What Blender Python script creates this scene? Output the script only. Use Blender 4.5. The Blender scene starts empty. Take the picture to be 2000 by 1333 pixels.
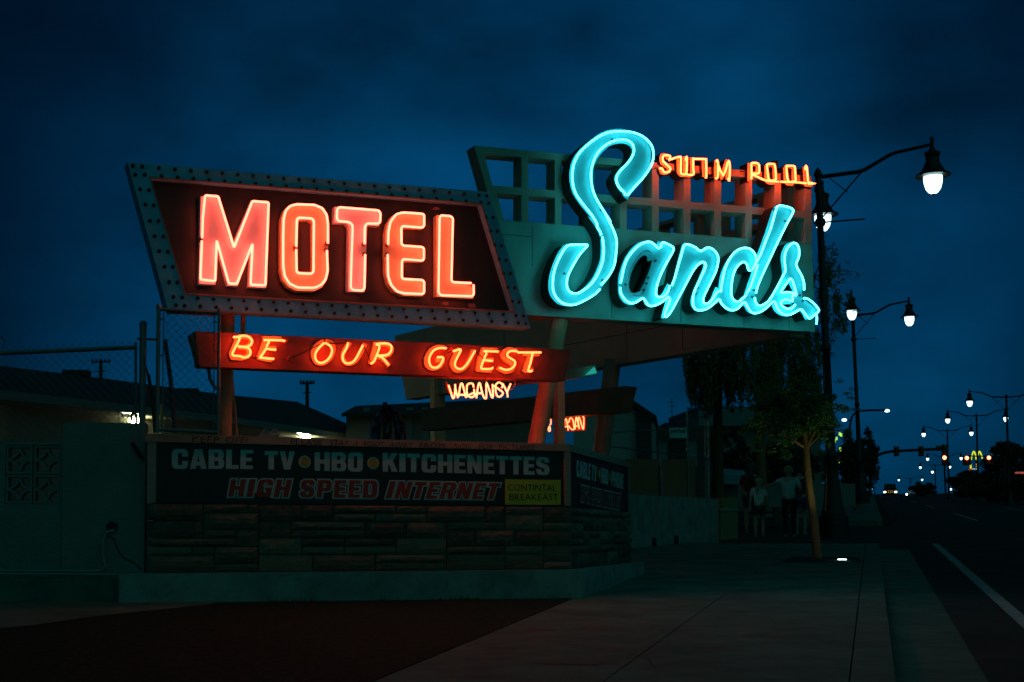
import bpy, bmesh, math, random
from mathutils import Vector, Matrix
from mathutils.geometry import tessellate_polygon
random.seed(7)
R = random.Random(11)
sc = bpy.context.scene
COL = sc.collection

# ------------------------------------------------------------------ camera
F = 2600.; CX = 700.; PITCH = math.atan(177/2600.); SY = (1045-666.5-177)/2000; H = 1.12
cam_d = bpy.data.cameras.new('camera'); cam = bpy.data.objects.new('camera', cam_d); COL.objects.link(cam)
cam_d.sensor_width = 36; cam_d.lens = F/2000*36; cam_d.shift_x = .15; cam_d.shift_y = SY
cam_d.clip_start = .1; cam_d.clip_end = 4000
cam.location = (0, 0, H); cam.rotation_euler = (math.pi/2+PITCH, 0, 0)
sc.camera = cam
# ------------------------------------------------------------------ world: dusk sky
w = bpy.data.worlds.new('World'); sc.world = w; w.use_nodes = True
nt = w.node_tree; nt.nodes.clear(); N = nt.nodes.new; L = nt.links.new
out = N('ShaderNodeOutputWorld'); bg = N('ShaderNodeBackground'); L(bg.outputs[0], out.inputs[0])
tc = N('ShaderNodeTexCoord')
def dotlobe(d, lo, hi):
    v = N('ShaderNodeVectorMath'); v.operation = 'DOT_PRODUCT'; L(tc.outputs['Generated'], v.inputs[0])
    v.inputs[1].default_value = Vector(d).normalized()
    m = N('ShaderNodeMapRange'); m.interpolation_type = 'SMOOTHSTEP'; L(v.outputs['Value'], m.inputs[0])
    m.inputs[1].default_value = lo; m.inputs[2].default_value = hi
    return m.outputs[0]
def mth(op, a, b):
    m = N('ShaderNodeMath'); m.operation = op
    for i, s in enumerate((a, b)):
        if isinstance(s, (int, float)): m.inputs[i].default_value = s
        else: L(s, m.inputs[i])
    return m.outputs[0]
mp = N('ShaderNodeMapping'); L(tc.outputs['Generated'], mp.inputs[0]); mp.inputs['Scale'].default_value = (1, 1, 1.7)
mp.inputs['Location'].default_value = (.35, .1, .55)
no = N('ShaderNodeTexNoise'); L(mp.outputs[0], no.inputs[0]); no.inputs['Scale'].default_value = 4.6; no.inputs['Detail'].default_value = 5; no.inputs['Roughness'].default_value = .5
mr = N('ShaderNodeMapRange'); L(no.outputs[0], mr.inputs[0]); mr.inputs[1].default_value = .33; mr.inputs[2].default_value = .68
mr.inputs[3].default_value = .34; mr.inputs[4].default_value = 1.16
glow = mth('ADD', mth('MULTIPLY', dotlobe((.14, 1, .12), .895, 1.0), .90), .24)       # last light in the west
lum = mth('MULTIPLY', glow, mr.outputs[0])
SKY_GAIN = mth('MULTIPLY', lum, 1.0)
cl = N('ShaderNodeMix'); cl.data_type = 'RGBA'
L(glow, cl.inputs[0]); cl.inputs[6].default_value = (.0005, .021, .066, 1); cl.inputs[7].default_value = (.0005, .044, .122, 1)
m2 = N('ShaderNodeVectorMath'); m2.operation = 'SCALE'; L(cl.outputs[2], m2.inputs[0]); L(SKY_GAIN, m2.inputs[3])
# added green-teal fill light, from the unseen sky behind the camera
back_fill = N('ShaderNodeVectorMath'); back_fill.operation = 'SCALE'; back_fill.inputs[0].default_value = (.007, .070, .055)
L(dotlobe((.35, -1, .35), .0, 1.0), back_fill.inputs[3])
sky = N('ShaderNodeTexSky'); sky.sky_type = 'NISHITA'; sky.sun_disc = False
sky.sun_elevation = math.radians(-3.5); sky.sun_rotation = math.radians(10)
sk2 = N('ShaderNodeVectorMath'); sk2.operation = 'MULTIPLY'; L(sky.outputs[0], sk2.inputs[0]); sk2.inputs[1].default_value = (0, .012, .03)
ad = N('ShaderNodeVectorMath'); ad.operation = 'ADD'; L(m2.outputs[0], ad.inputs[0]); L(back_fill.outputs[0], ad.inputs[1])
ad2 = N('ShaderNodeVectorMath'); ad2.operation = 'ADD'; L(ad.outputs[0], ad2.inputs[0]); L(sk2.outputs[0], ad2.inputs[1])
L(ad2.outputs[0], bg.inputs[0]); bg.inputs[1].default_value = 1.0
sc.view_settings.view_transform = 'Standard'; sc.view_settings.look = 'None'; sc.view_settings.exposure = 0; sc.view_settings.gamma = 1
sc.cycles.use_denoising = True; sc.cycles.max_bounces = 6; sc.cycles.sample_clamp_indirect = 4

# ------------------------------------------------------------------ helpers
cP, sP = math.cos(PITCH), math.sin(PITCH)
def ray(px, py):
    X = (px-CX)/F; Y = -(py-666.5-2000*SY)/F
    return Vector((X, cP-sP*Y, sP+cP*Y))
def at(px, py, d):
    r = ray(px, py); return Vector((0, 0, H)) + r*(d/r.y)
_r = ray(1703, 954); YAW = math.atan2(_r.x, _r.y); SL = _r.z/math.hypot(_r.x, _r.y)
SY_, CY_ = math.sin(YAW), math.cos(YAW)
ROAD = Vector((SY_, CY_, 0)); SIDE = Vector((CY_, -SY_, 0))
def tq(x, y): return x*SY_+y*CY_, x*CY_-y*SY_
def xy(t, q): return t*SY_+q*CY_, t*CY_-q*SY_
def gz_t(t, q):
    z = SL*min(t, 300)
    if t > 300: z -= (t-300)*.02
    if q < -2.9: z += .033*min(-2.9-q, 8)*max(0, min(1, (34-t)/8))
    return z
def gz(x, y): return gz_t(*tq(x, y))
def gnd(px, py, dz=0):
    a = ray(px, py); lo, hi = 2., 400.
    for _ in range(50):
        m = (lo+hi)/2; p = Vector((0, 0, H))+a*m
        if p.z > gz(p.x, p.y)+dz: lo = m
        else: hi = m
    p = Vector((0, 0, H))+a*lo; return p

BASE = {}
class MB:
    def __init__(s): s.v = []; s.f = []
    def add(s, vs, fs):
        n = len(s.v); s.v += [Vector(v) for v in vs]; s.f += [tuple(n+i for i in f) for f in fs]; return s
    def box(s, c, hx, hy, hz, M=None):
        vs = [Vector((x*hx, y*hy, z*hz)) for z in (-1, 1) for y in (-1, 1) for x in (-1, 1)]
        if M: vs = [M @ v for v in vs]
        c = Vector(c)
        return s.add([c+v for v in vs], [(0,2,3,1),(4,5,7,6),(0,1,5,4),(2,6,7,3),(0,4,6,2),(1,3,7,5)])
    def tube(s, pts, r, seg=8, closed=False, cap=True):
        pts = [Vector(p) for p in pts]; n = len(pts)
        if n < 2: return s
        rs = r if isinstance(r, (list, tuple)) else [r]*n
        base = len(s.v); up = None
        for i, p in enumerate(pts):
            if closed: a = pts[(i-1) % n]; b = pts[(i+1) % n]
            else: a = pts[max(i-1, 0)]; b = pts[min(i+1, n-1)]
            t = (b-a)
            if t.length < 1e-9: t = Vector((0, 0, 1))
            t.normalize()
            if up is None:
                up = Vector((0, 0, 1)) if abs(t.z) < .9 else Vector((1, 0, 0))
            x = t.cross(up)
            if x.length < 1e-5: x = t.cross(Vector((1, 0, .3)))
            x.normalize(); y = x.cross(t).normalized(); up = y
            for k in range(seg):
                an = 2*math.pi*k/seg; s.v.append(p+x*(math.cos(an)*rs[i])+y*(math.sin(an)*rs[i]))
        for i in range(n if closed else n-1):
            j = (i+1) % n
            for k in range(seg):
                l = (k+1) % seg; s.f.append((base+i*seg+k, base+i*seg+l, base+j*seg+l, base+j*seg+k))
        if cap and not closed:
            s.f.append(tuple(base+k for k in range(seg))); s.f.append(tuple(base+(n-1)*seg+k for k in reversed(range(seg))))
        return s
    def lathe(s, c, prof, seg=16, ax=None):
        c = Vector(c); base = len(s.v); n = len(prof)
        for r, z in prof:
            for k in range(seg):
                an = 2*math.pi*k/seg; v = Vector((r*math.cos(an), r*math.sin(an), z))
                if ax: v = ax @ v
                s.v.append(c+v)
        for i in range(n-1):
            for k in range(seg):
                l = (k+1) % seg; s.f.append((base+i*seg+k, base+i*seg+l, base+(i+1)*seg+l, base+(i+1)*seg+k))
        s.f.append(tuple(base+k for k in reversed(range(seg)))); s.f.append(tuple(base+(n-1)*seg+k for k in range(seg)))
        return s
    def build(s, name, m, parent=None, label=None, smooth=False, kind=None, cat=None, group=None):
        me = bpy.data.meshes.new(name)
        root = parent
        while root is not None and root.parent is not None: root = root.parent
        b = BASE.get(root.name, Vector((0, 0, 0))) if root else Vector((0, 0, 0))
        if not root and s.v and kind is None:
            lo = min(v.z for v in s.v); b = Vector((sum(v.x for v in s.v)/len(s.v), sum(v.y for v in s.v)/len(s.v), lo))
        me.from_pydata([v-b for v in s.v], [], s.f); me.validate(); me.update()
        if smooth:
            me.polygons.foreach_set('use_smooth', [True]*len(me.polygons))
            try: me.set_sharp_from_angle(angle=math.radians(40))
            except Exception: pass
        o = bpy.data.objects.new(name, me); COL.objects.link(o)
        if m: me.materials.append(m)
        if root: o.parent = parent
        else: o.location = b; BASE[o.name] = b
        tag(o, label, cat, group, kind)
        return o
def build_each(mb, name, m, parent, **kw):
    """one part per loose piece"""
    n = len(mb.v); par = list(range(n))
    def find(i):
        while par[i] != i: par[i] = par[par[i]]; i = par[i]
        return i
    for f in mb.f:
        a = find(f[0])
        for j in f[1:]: par[find(j)] = a
    gr = {}
    for i in range(n): gr.setdefault(find(i), []).append(i)
    fa = {}
    for f in mb.f: fa.setdefault(find(f[0]), []).append(f)
    out_ = []
    for g, ids in gr.items():
        if g not in fa: continue
        ix = {i: k for k, i in enumerate(ids)}; q = MB(); q.add([mb.v[i] for i in ids], [tuple(ix[i] for i in f) for f in fa[g]]); out_.append(q.build(name, m, parent, **kw))
    return out_
def tag(o, label=None, cat=None, group=None, kind=None):
    if label: o['label'] = label
    if cat: o['category'] = cat
    if group: o['group'] = group
    if kind: o['kind'] = kind
    return o
def thing(name, label, cat, loc, group=None):
    o = bpy.data.objects.new(name, None); COL.objects.link(o); o.location = loc; o.empty_display_size = .2
    BASE[o.name] = Vector(loc); return tag(o, label, cat, group)
def copy_tree(o, parent=None):
    c = o.copy(); COL.objects.link(c); c.parent = parent
    for ch in list(o.children): copy_tree(ch, c)
    return c

_M = {}
def mat(name, col, rough=.7, metal=0., var=.0, vs=4., bump=0., bs=30., emit=None, es=1., col2=None, spec=.5, stretch=None, trans=0):
    if name in _M: return _M[name]
    m = bpy.data.materials.new(name); m.use_nodes = True; t = m.node_tree; b = t.nodes['Principled BSDF']
    b.inputs['Roughness'].default_value = rough; b.inputs['Metallic'].default_value = metal
    b.inputs['Specular IOR Level'].default_value = spec
    b.inputs['Base Color'].default_value = (*col, 1)
    co = t.nodes.new('ShaderNodeTexCoord'); src = co.outputs['Object']
    if stretch:
        mpn = t.nodes.new('ShaderNodeMapping'); mpn.inputs['Scale'].default_value = stretch; t.links.new(src, mpn.inputs[0]); src = mpn.outputs[0]
    if var > 0 or col2:
        n = t.nodes.new('ShaderNodeTexNoise'); n.inputs['Scale'].default_value = vs; n.inputs['Detail'].default_value = 6; n.inputs['Roughness'].default_value = .65
        t.links.new(src, n.inputs[0])
        r = t.nodes.new('ShaderNodeValToRGB'); r.color_ramp.elements[0].position = .35; r.color_ramp.elements[1].position = .68
        c2 = col2 or tuple(c*(1-var) for c in col)
        c1 = col if col2 else tuple(min(1, c*(1+var*.5)) for c in col)
        r.color_ramp.elements[0].color = (*c2, 1); r.color_ramp.elements[1].color = (*c1, 1)
        t.links.new(n.outputs[0], r.inputs[0]); t.links.new(r.outputs[0], b.inputs['Base Color'])
        mr_ = t.nodes.new('ShaderNodeMapRange'); mr_.inputs[3].default_value = max(0, rough-.12); mr_.inputs[4].default_value = min(1, rough+.12)
        t.links.new(n.outputs[0], mr_.inputs[0]); t.links.new(mr_.outputs[0], b.inputs['Roughness'])
    if bump > 0:
        n2 = t.nodes.new('ShaderNodeTexNoise'); n2.inputs['Scale'].default_value = bs; n2.inputs['Detail'].default_value = 5
        t.links.new(src, n2.inputs[0]); bp = t.nodes.new('ShaderNodeBump'); bp.inputs['Strength'].default_value = bump; bp.inputs['Distance'].default_value = .02
        t.links.new(n2.outputs[0], bp.inputs['Height']); t.links.new(bp.outputs[0], b.inputs['Normal'])
    if emit:
        b.inputs['Emission Color'].default_value = (*emit, 1); b.inputs['Emission Strength'].default_value = es
    _M[name] = m; return m

RED = mat('neon_red', (.8,.6,.5), .2, emit=(1, .095, .055), es=9.5)
RED_R = mat('neon_red_core', (.8,.6,.5), .2, emit=(1, .11, .055), es=9)
AMB = mat('neon_amber', (.8,.6,.4), .2, emit=(1, .055, .012), es=15)
YEL = mat('neon_gold', (.8,.7,.5), .2, emit=(1, .055, .019), es=22)
AMBS = mat('neon_amber_small', (.8,.6,.4), .2, emit=(1, .05, .011), es=24)
YELR = mat('neon_gold_far', (.8,.7,.5), .2, emit=(1, .12, .04), es=7)
CYA = mat('neon_cyan', (.6,.8,.8), .2, emit=(.065, .80, .95), es=6.6)
GLASS_OFF = mat('unlit_glass_tube', (.35,.5,.5), .15, spec=.8)
M_face_red = mat('salmon_enamel', (.85,.80,.86), .42, var=.10, vs=5)
M_face_cy = mat('turquoise_enamel', (.13,.52,.55), .4, var=.14, vs=6, bump=.06, bs=9)
M_face_or = mat('orange_enamel', (.85,.58,.24), .45, var=.15, vs=12)
M_side = mat('black_return', (.012,.015,.014), .5)
M_teal = mat('teal_sign_sheet', (.22,.52,.43), .5, var=.2, vs=2.2, stretch=(1.6,1.6,.8), bump=.15, bs=5)
M_grn = mat('weathered_green_sheet', (.36,.40,.30), .55, var=.25, vs=2.5, bump=.15, bs=5)
M_border = mat('faded_blue_border', (.17,.56,.86), .48, var=.25, vs=4, bump=.12, bs=4)
M_panel = mat('dark_brown_panel', (.034,.024,.020), .5, var=.35, vs=2, stretch=(6,6,.6))
M_box = mat('maroon_sign_box', (.28,.07,.045), .45, var=.25, vs=3, bump=.1, bs=5)
M_soc = mat('socket_black', (.01,.01,.01), .6)
M_post = mat('painted_post', (.74,.38,.19), .5, var=.25, vs=3)
M_soffit = mat('plywood_soffit', (.62,.52,.40), .8, var=.25, vs=2, stretch=(1,6,1))
M_stone = mat('sandstone_block', (.20,.16,.115), .9, col2=(.11,.09,.07), vs=6, bump=.8, bs=14, stretch=(1,1,3))
M_mortar = mat('mortar', (.05,.045,.04), .95)
M_conc = mat('pale_painted_concrete', (.27,.34,.31), .85, var=.35, vs=3, bump=.35, bs=25)
M_conc2 = mat('sidewalk_concrete', (.088,.18,.14), .92, spec=.2, var=.42, vs=1.7, bump=.25, bs=60)
M_asph = mat('asphalt', (.050,.060,.052), .95, spec=.15, var=.35, vs=1.1, bump=.7, bs=90)
M_asph2 = mat('old_asphalt', (.020,.050,.032), .95, spec=.1, var=.6, vs=22, bump=.9, bs=70)
M_capw = mat('brown_painted_wood', (.42,.28,.22), .6, var=.18, vs=4, stretch=(1,1,5))
M_black = mat('black_board', (.012,.014,.013), .45)
M_wht = mat('pale_lettering', (.55,.60,.60), .5, var=.12, vs=9)
M_redp = mat('red_lettering', (.42,.035,.025), .5)
M_yelp = mat('yellow_placard', (.62,.55,.03), .5, var=.1, vs=6)
M_dotp = mat('orange_dot', (.55,.28,.02), .5)
M_ink = mat('black_marker', (.02,.02,.02), .6)
M_galv = mat('galvanised_steel', (.22,.24,.24), .45, .7, var=.15, vs=8)
M_stucco = mat('stucco', (.26,.25,.22), .95, var=.15, vs=1.5, bump=.5, bs=40)
M_stucco_o = mat('ochre_stucco', (.36,.24,.13), .95, var=.15, vs=2, bump=.5, bs=40)
M_roof = mat('roof_shingle', (.05,.048,.045), .9, var=.3, vs=3, bump=.5, bs=18)
M_wall = mat('motel_wall', (.30,.28,.22), .9, var=.12, vs=1)
M_fasc = mat('fascia_board', (.22,.24,.24), .7)
M_lampbk = mat('black_cast_iron', (.015,.018,.016), .4, var=.2, vs=9)
M_globe = mat('lamp_globe', (.8,.9,.9), .3, emit=(.62,.95,1), es=2.6)
M_wood = mat('pole_wood', (.07,.055,.045), .9)
M_bark = mat('bark', (.46,.14,.06), .95, col2=(.22,.10,.055), vs=12, bump=.9, bs=25, stretch=(1,1,.3))
M_leaf = mat('leaves', (.11,.20,.06), .65, var=.4, vs=1.5)
M_leaf2 = mat('leaves_olive', (.17,.16,.05), .65, var=.4, vs=1.5)
M_leafd = mat('leaves_dark', (.035,.06,.025), .7, var=.4, vs=.6)
M_line = mat('road_paint', (.33,.36,.35), .8, var=.45, vs=9)
M_glass = mat('dark_window', (.02,.025,.03), .1)
M_orscr = mat('orange_wall', (.85,.17,.055), .85, var=.15, vs=2)
M_rub = mat('rubber', (.02,.02,.02), .8)

class Fr:
    """vertical plane: o + u*a + z ; c is the distance in front of it, towards the street"""
    def __init__(s, p, ang):
        s.o = Vector((p[0], p[1], 0)); s.u = Vector((math.cos(ang), math.sin(ang), 0)); s.n = Vector((math.sin(ang), -math.cos(ang), 0))
    def pt(s, a, z, c=0): return s.o+s.u*a+s.n*c+Vector((0, 0, z))
    def px(s, px, py, c=0):
        r = ray(px, py); O = Vector((0, 0, H)); k = (s.o+s.n*c-O).dot(s.n)/r.dot(s.n); return O+r*k
    def az(s, px, py, c=0):
        p = s.px(px, py, c); return ((p-s.o).dot(s.u), p.z)
def prism(mb, fr, loops, c0, c1, back=True):
    """loops of (a,z): outline and holes; c0 front, c1 back"""
    pts = [[Vector((a, z, 0)) for a, z in lp] for lp in loops]
    tris = tessellate_polygon(pts); flat = [p for lp in pts for p in lp]; n = len(flat)
    vs = [fr.pt(p.x, p.y, c0) for p in flat]+[fr.pt(p.x, p.y, c1) for p in flat]
    fs = []
    for t in tris:
        a, b, c = (flat[i] for i in t)
        if abs((b-a).cross(c-a).z) < 1e-10: continue
        t = tuple(t) if (b-a).cross(c-a).z > 0 else tuple(reversed(t))
        fs.append(t)
        if back: fs.append(tuple(n+i for i in reversed(t)))
    k = 0
    for lp in pts:
        m = len(lp)
        for i in range(m):
            j = (i+1) % m; fs.append((k+i, n+k+i, n+k+j, k+j))
        k += m
    mb.add(vs, fs); return mb
def smooth(pts, closed=False, sub=3):
    n = len(pts)
    if n < 3: return pts
    o = []
    rng = range(n if closed else n-1)
    for i in rng:
        if closed: p0, p1, p2, p3 = pts[(i-1) % n], pts[i], pts[(i+1) % n], pts[(i+2) % n]
        else: p0, p1, p2, p3 = pts[max(i-1, 0)], pts[i], pts[i+1], pts[min(i+2, n-1)]
        for k in range(sub):
            t = k/sub
            o.append(tuple(.5*((2*b)+(-a+c)*t+(2*a-5*b+4*c-d)*t*t+(-a+3*b-3*c+d)*t**3) for a, b, c, d in zip(p0, p1, p2, p3)))
    if not closed: o.append(tuple(pts[-1]))
    return o
def rounded(pts, r, closed=False):
    """round the corners of a polyline (2-D)"""
    n = len(pts); o = []
    for i, p in enumerate(pts):
        if not closed and i in (0, n-1): o.append(p); continue
        a = Vector(pts[(i-1) % n]); b = Vector(p); c = Vector(pts[(i+1) % n])
        d1 = min(r, (a-b).length*.45); d2 = min(r, (c-b).length*.45)
        p1 = b+(a-b).normalized()*d1; p2 = b+(c-b).normalized()*d2
        for t in (0, .33, .67, 1): o.append(tuple(p1*(1-t)**2+b*2*t*(1-t)+p2*t*t))
    return o
def Z(ox, oy, s): return lambda pts: [(ox+x/s, oy+y/s) for x, y in pts]
def chunks(pts, k=0): return pts

# frames of the front signs
TH = math.atan2(F, 8400-CX)
FM = Fr((1.605, 13.92), TH)                      # motel sign and guest sign plane
FS = Fr(FM.pt(0, 0, -.5).xy, TH)               # script sign plane
_g = gnd(1140, 1168)
FP = Fr(_g.xy, TH)                             # front of the pedestal footing

# ================================================================== GROUND
def patch(name, t0, t1, q0, q1, dz, m, nt_=40, nq=8, skirt=0., label=None, qf=None, grade=1):
    mb = MB(); vs = []
    for i in range(nt_+1):
        t = t0+(t1-t0)*(i/nt_)**grade
        a, b = (qf(t) if qf else (q0, q1))
        for j in range(nq+1):
            q = a+(b-a)*j/nq; x, y = xy(t, q); vs.append((x, y, gz_t(t, q)+dz))
    fs = [(i*(nq+1)+j, i*(nq+1)+j+1, (i+1)*(nq+1)+j+1, (i+1)*(nq+1)+j) for i in range(nt_) for j in range(nq)]
    mb.add(vs, fs)
    if skirt:
        def edge(ids):
            n = len(mb.v); mb.v += [mb.v[i].copy() for i in ids]+[mb.v[i]-Vector((0, 0, skirt)) for i in ids]
            for k in range(len(ids)-1): mb.f.append((n+k, n+len(ids)+k, n+len(ids)+k+1, n+k+1))
        W = nq+1
        edge([i*W+nq for i in range(nt_, -1, -1)]); edge([i*W for i in range(nt_+1)])
        edge([j for j in range(nq, -1, -1)]); edge([nt_*W+j for j in range(nq+1)])
    return mb.build(name, m, kind='structure', label=label)
patch('ground', -25, 1500, -500, 500, -.16, M_asph2, 90, 60, grade=1.6)
patch('road', -20, 700, .62, 26, -.125, M_asph, 120, 12, grade=1.3)
patch('side_street', 29.3, 47, -60, .62, -.125, M_asph, 14, 16)
patch('gutter', -20, 29, .105, .66, -.118, M_conc2, 40, 1)
patch('kerb', -20, 29, -.145, .10, .0, M_conc2, 40, 1, skirt=.2)
for k, (a, b) in enumerate([(-20, 0), (.01, 3.4), (3.41, 6.4), (6.41, 9.4), (9.41, 12.4), (12.41, 15.4), (15.41, 18.9), (18.91, 22.4), (22.41, 25.8), (25.81, 29)]):
    for k2 in (0, 1):
        patch('sidewalk', a, b, 0, 0, .0, M_conc2, 3, 2, skirt=.1, qf=(lambda t: (-1.5, -.155)) if k2 else (lambda t: (-2.64-.022*max(t, 0), -1.51)))
patch('sidewalk', 18.9, 29, -7.5, -2.97, .0, M_conc2, 6, 4, skirt=.1)
patch('driveway', -20, 18.9, -12, 0, .0, M_asph2, 30, 8, skirt=.1, qf=lambda t: (-30, -2.66-.022*max(t, 0)))
patch('far_sidewalk', 47, 260, -4.5, .10, .06, M_conc2, 60, 3, skirt=.2)
patch('far_kerb', 47, 260, .105, .30, .05, M_conc2, 60, 1, skirt=.2)
# red-lit concrete apron at the left
mb = MB(); A = [gnd(-60, 1173, .006), gnd(-60, 1232, .006), gnd(60, 1222, .006), gnd(170, 1206, .006), gnd(290, 1193, .006), gnd(400, 1182, .006), gnd(440, 1174, .006)]
mb.add([(p.x, p.y, gz(p.x, p.y)+.006) for p in A], [(0,1,2,3,4,5,6)]); mb.build('driveway_apron', M_conc2, kind='structure')
mb = MB()
for pts in ([(8.2, -.9), (8.6, -1.3), (9.1, -1.45), (9.7, -2.0)], [(11.2, -.3), (11.6, -.75), (12.2, -.9), (12.5, -1.35)], [(16.5, -2.0), (17.1, -1.75), (17.5, -1.2)], [(20.5, -4.2), (21.3, -3.4), (22.4, -2.9), (23.9, -2.0)], [(6.9, -.6), (7.3, -.35), (7.5, -.12)]):
    ps = smooth(pts, False, 4)
    for (t0, q0), (t1, q1) in zip(ps, ps[1:]):
        q0 += R.uniform(-.02, .02); a = Vector((*xy(t0, q0), gz_t(t0, q0)+.003)); b = Vector((*xy(t1, q1), gz_t(t1, q1)+.003)); n_ = SIDE*.004
        mb.add([a-n_, a+n_, b+n_, b-n_], [(0, 1, 2, 3)])
mb.build('pavement_cracks', mat('crack_dark', (.02,.02,.02), .95), kind='structure')
mb = MB(); Rg = random.Random(5)
for k in range(70):
    t = Rg.uniform(7, 26); q = Rg.uniform(-2.6, -.2); r_ = Rg.uniform(.015, .06)*(1 if Rg.random() < .85 else 3.2); c = []
    for j in range(10):
        an = j*math.pi/5; rr = r_*Rg.uniform(.7, 1.2); x, y = xy(t+rr*math.sin(an), q+rr*math.cos(an)); c.append((x, y, gz_t(t, q)+.0035+.03*rr*math.sin(an)))
    mb.add(c, [tuple(range(10))])
mb.build('pavement_stains', mat('stain_dark', (.075,.10,.082), .95), kind='structure')
# road markings
def strip(name, pts, w_, dz):
    mb = MB(); vs = []
    for t, q in pts:
        for s in (-.5, .5):
            x, y = xy(t, q+s*w_); vs.append((x, y, gz_t(t, q)+dz))
    mb.add(vs, [(2*i, 2*i+1, 2*i+3, 2*i+2) for i in range(len(pts)-1)])
    return mb.build(name, M_line, kind='structure')
strip('edge_line', [(t, 1.27) for t in range(-10, 34, 2)], .13, -.119)
for t0, q in ((62, 3.6), (95, 3.5), (130, 3.5), (170, 3.5), (215, 3.5)):
    strip('lane_line', [(t0-8, q), (t0, q), (t0+8, q)], .14, -.119)
strip('lane_line', [(70, 7.2), (78, 7.2), (86, 7.2)], .14, -.119)
strip('lane_line', [(100, 11), (110, 11), (120, 11)], .14, -.119)
mb = MB(); A = [gnd(1620, 1003, -.119), gnd(1668, 1003, -.119), gnd(1697, 996, -.119), gnd(1655, 996, -.119)]
mb.add(A, [(0,1,2,3)]); mb.build('crosswalk_stripe', M_line, kind='structure')

# ================================================================== MOTEL SIGN
Z1 = Z(220, 300, 3.92); Z2 = Z(620, 340, 1833/440.)
motel = thing('motel_sign', 'slanted cabinet sign reading MOTEL in glowing red neon with dotted blue border', 'sign', FM.px(660, 610))
def azl(fr, pts, c=0): return [fr.az(x, y, c) for x, y in pts]
outer = azl(FM, [(249, 317), (327, 602), (1036, 641), (956, 375.5)])
inner = azl(FM, [(294, 348.5), (362, 573), (1003, 608), (939, 400)])
mb = prism(MB(), FM, [outer, inner], 0, -.2); mb.build('border', M_border, motel)
inn2 = azl(FM, [(292, 346), (361, 575), (1005, 610), (940, 398)])
mb = prism(MB(), FM, [inn2], -.10, -.19); mb.build('face_panel', M_panel, motel)
# thin trim lip round the recess
mb = MB()
lip = azl(FM, [(294, 348.5), (362, 573), (1003, 608), (939, 400)]); lip2 = azl(FM, [(291.5, 345.5), (360.5, 575.5), (1006, 611), (940.5, 397)])
prism(mb, FM, [lip2, lip], .012, .0005, back=False); mb.build('trim', mat('rust_trim', (.34,.20,.14), .6), motel)
letters = {
 'M': dict(face=Z1([(675,328),(812,333),(925,690),(1062,358),(1195,372),(1177,1030),(1042,1022),(1060,720),(958,1015),(882,1012),(798,690),(788,1005),(660,998)]), holes=[],
   tubes=[Z1([(686,650),(690,500),(708,322),(808,330),(930,722),(1070,366),(1194,376),(1170,1010),(1056,1006),(1072,690),(950,1000),(890,996),(797,665),(785,978),(672,966),(684,668)])]),
 'O': dict(face=Z1([(1288,640),(1292,500),(1310,440),(1345,402),(1400,385),(1550,390),(1610,412),(1645,465),(1650,520),(1650,900),(1640,970),(1605,1025),(1545,1055),(1410,1052),(1345,1022),(1305,970),(1288,900)]),
   holes=[Z1([(1418,540),(1418,900),(1435,908),(1525,908),(1532,890),(1532,530),(1510,508),(1432,508)])],
   tubes=[Z1([(1640,742),(1646,900),(1630,965),(1600,1005),(1545,1030),(1420,1028),(1355,998),(1318,940),(1306,860),(1306,640),(1310,500),(1325,440),(1360,403),(1410,390),(1545,395),(1605,420),(1638,470),(1648,540),(1648,690)]),
          Z1([(1405,715),(1410,510),(1422,492),(1525,498),(1541,515),(1538,905),(1522,922),(1425,918),(1408,905),(1405,735)])]),
 'T': dict(face=Z2([(140,267),(507,292),(502,424),(405,414),(383,962),(250,958),(260,430),(235,400),(138,397)]), holes=[],
   tubes=[Z2([(383,572),(386,430),(402,404),(494,406),(510,390),(513,318),(495,298),(178,272),(160,288),(158,365),(172,385),(255,392),(285,412),(286,450),(270,925),(288,945),(368,950),(382,930),(388,655)])]),
 'E': dict(face=Z2([(555,480),(572,400),(605,345),(650,316),(700,310),(870,322),(865,442),(697,435),(692,580),(866,600),(862,714),(697,707),(697,852),(866,868),(860,995),(700,990),(625,955),(575,890),(556,800)]), holes=[],
   tubes=[Z2([(572,655),(575,830),(600,905),(650,958),(710,972),(858,978),(868,960),(868,878),(852,864),(700,856),(686,842),(688,708),(702,694),(852,706),(866,692),(866,606),(850,595),(700,585),(684,572),(682,440),(695,425),(852,438),(868,422),(868,336),(852,325),(695,315),(640,330),(595,390),(578,470),(575,578)])]),
 'L': dict(face=Z2([(970,335),(1102,348),(1092,878),(1272,892),(1268,1015),(970,998)]), holes=[],
   tubes=[Z2([(1252,890),(1102,882),(1090,866),(1102,362),(1085,345),(1008,338),(995,352),(985,965),(1003,988),(1258,996),(1272,980),(1270,902)])])}
SPX = 182.
def neon(fr, path, c, r, m, parent, closed=False, smo=2, rnd=0, name='neon_tube', ends=True):
    p = rounded(path, rnd, closed) if rnd else path
    if smo: p = smooth(p, closed, smo)
    pts = [fr.px(x, y, c) for x, y in p]
    mb = MB(); mb.tube(pts, r, 8, closed)
    return mb.build(name, m, parent, smooth=True)
M_elec = mat('electrode_glass', (.25,.12,.05), .3)
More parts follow.
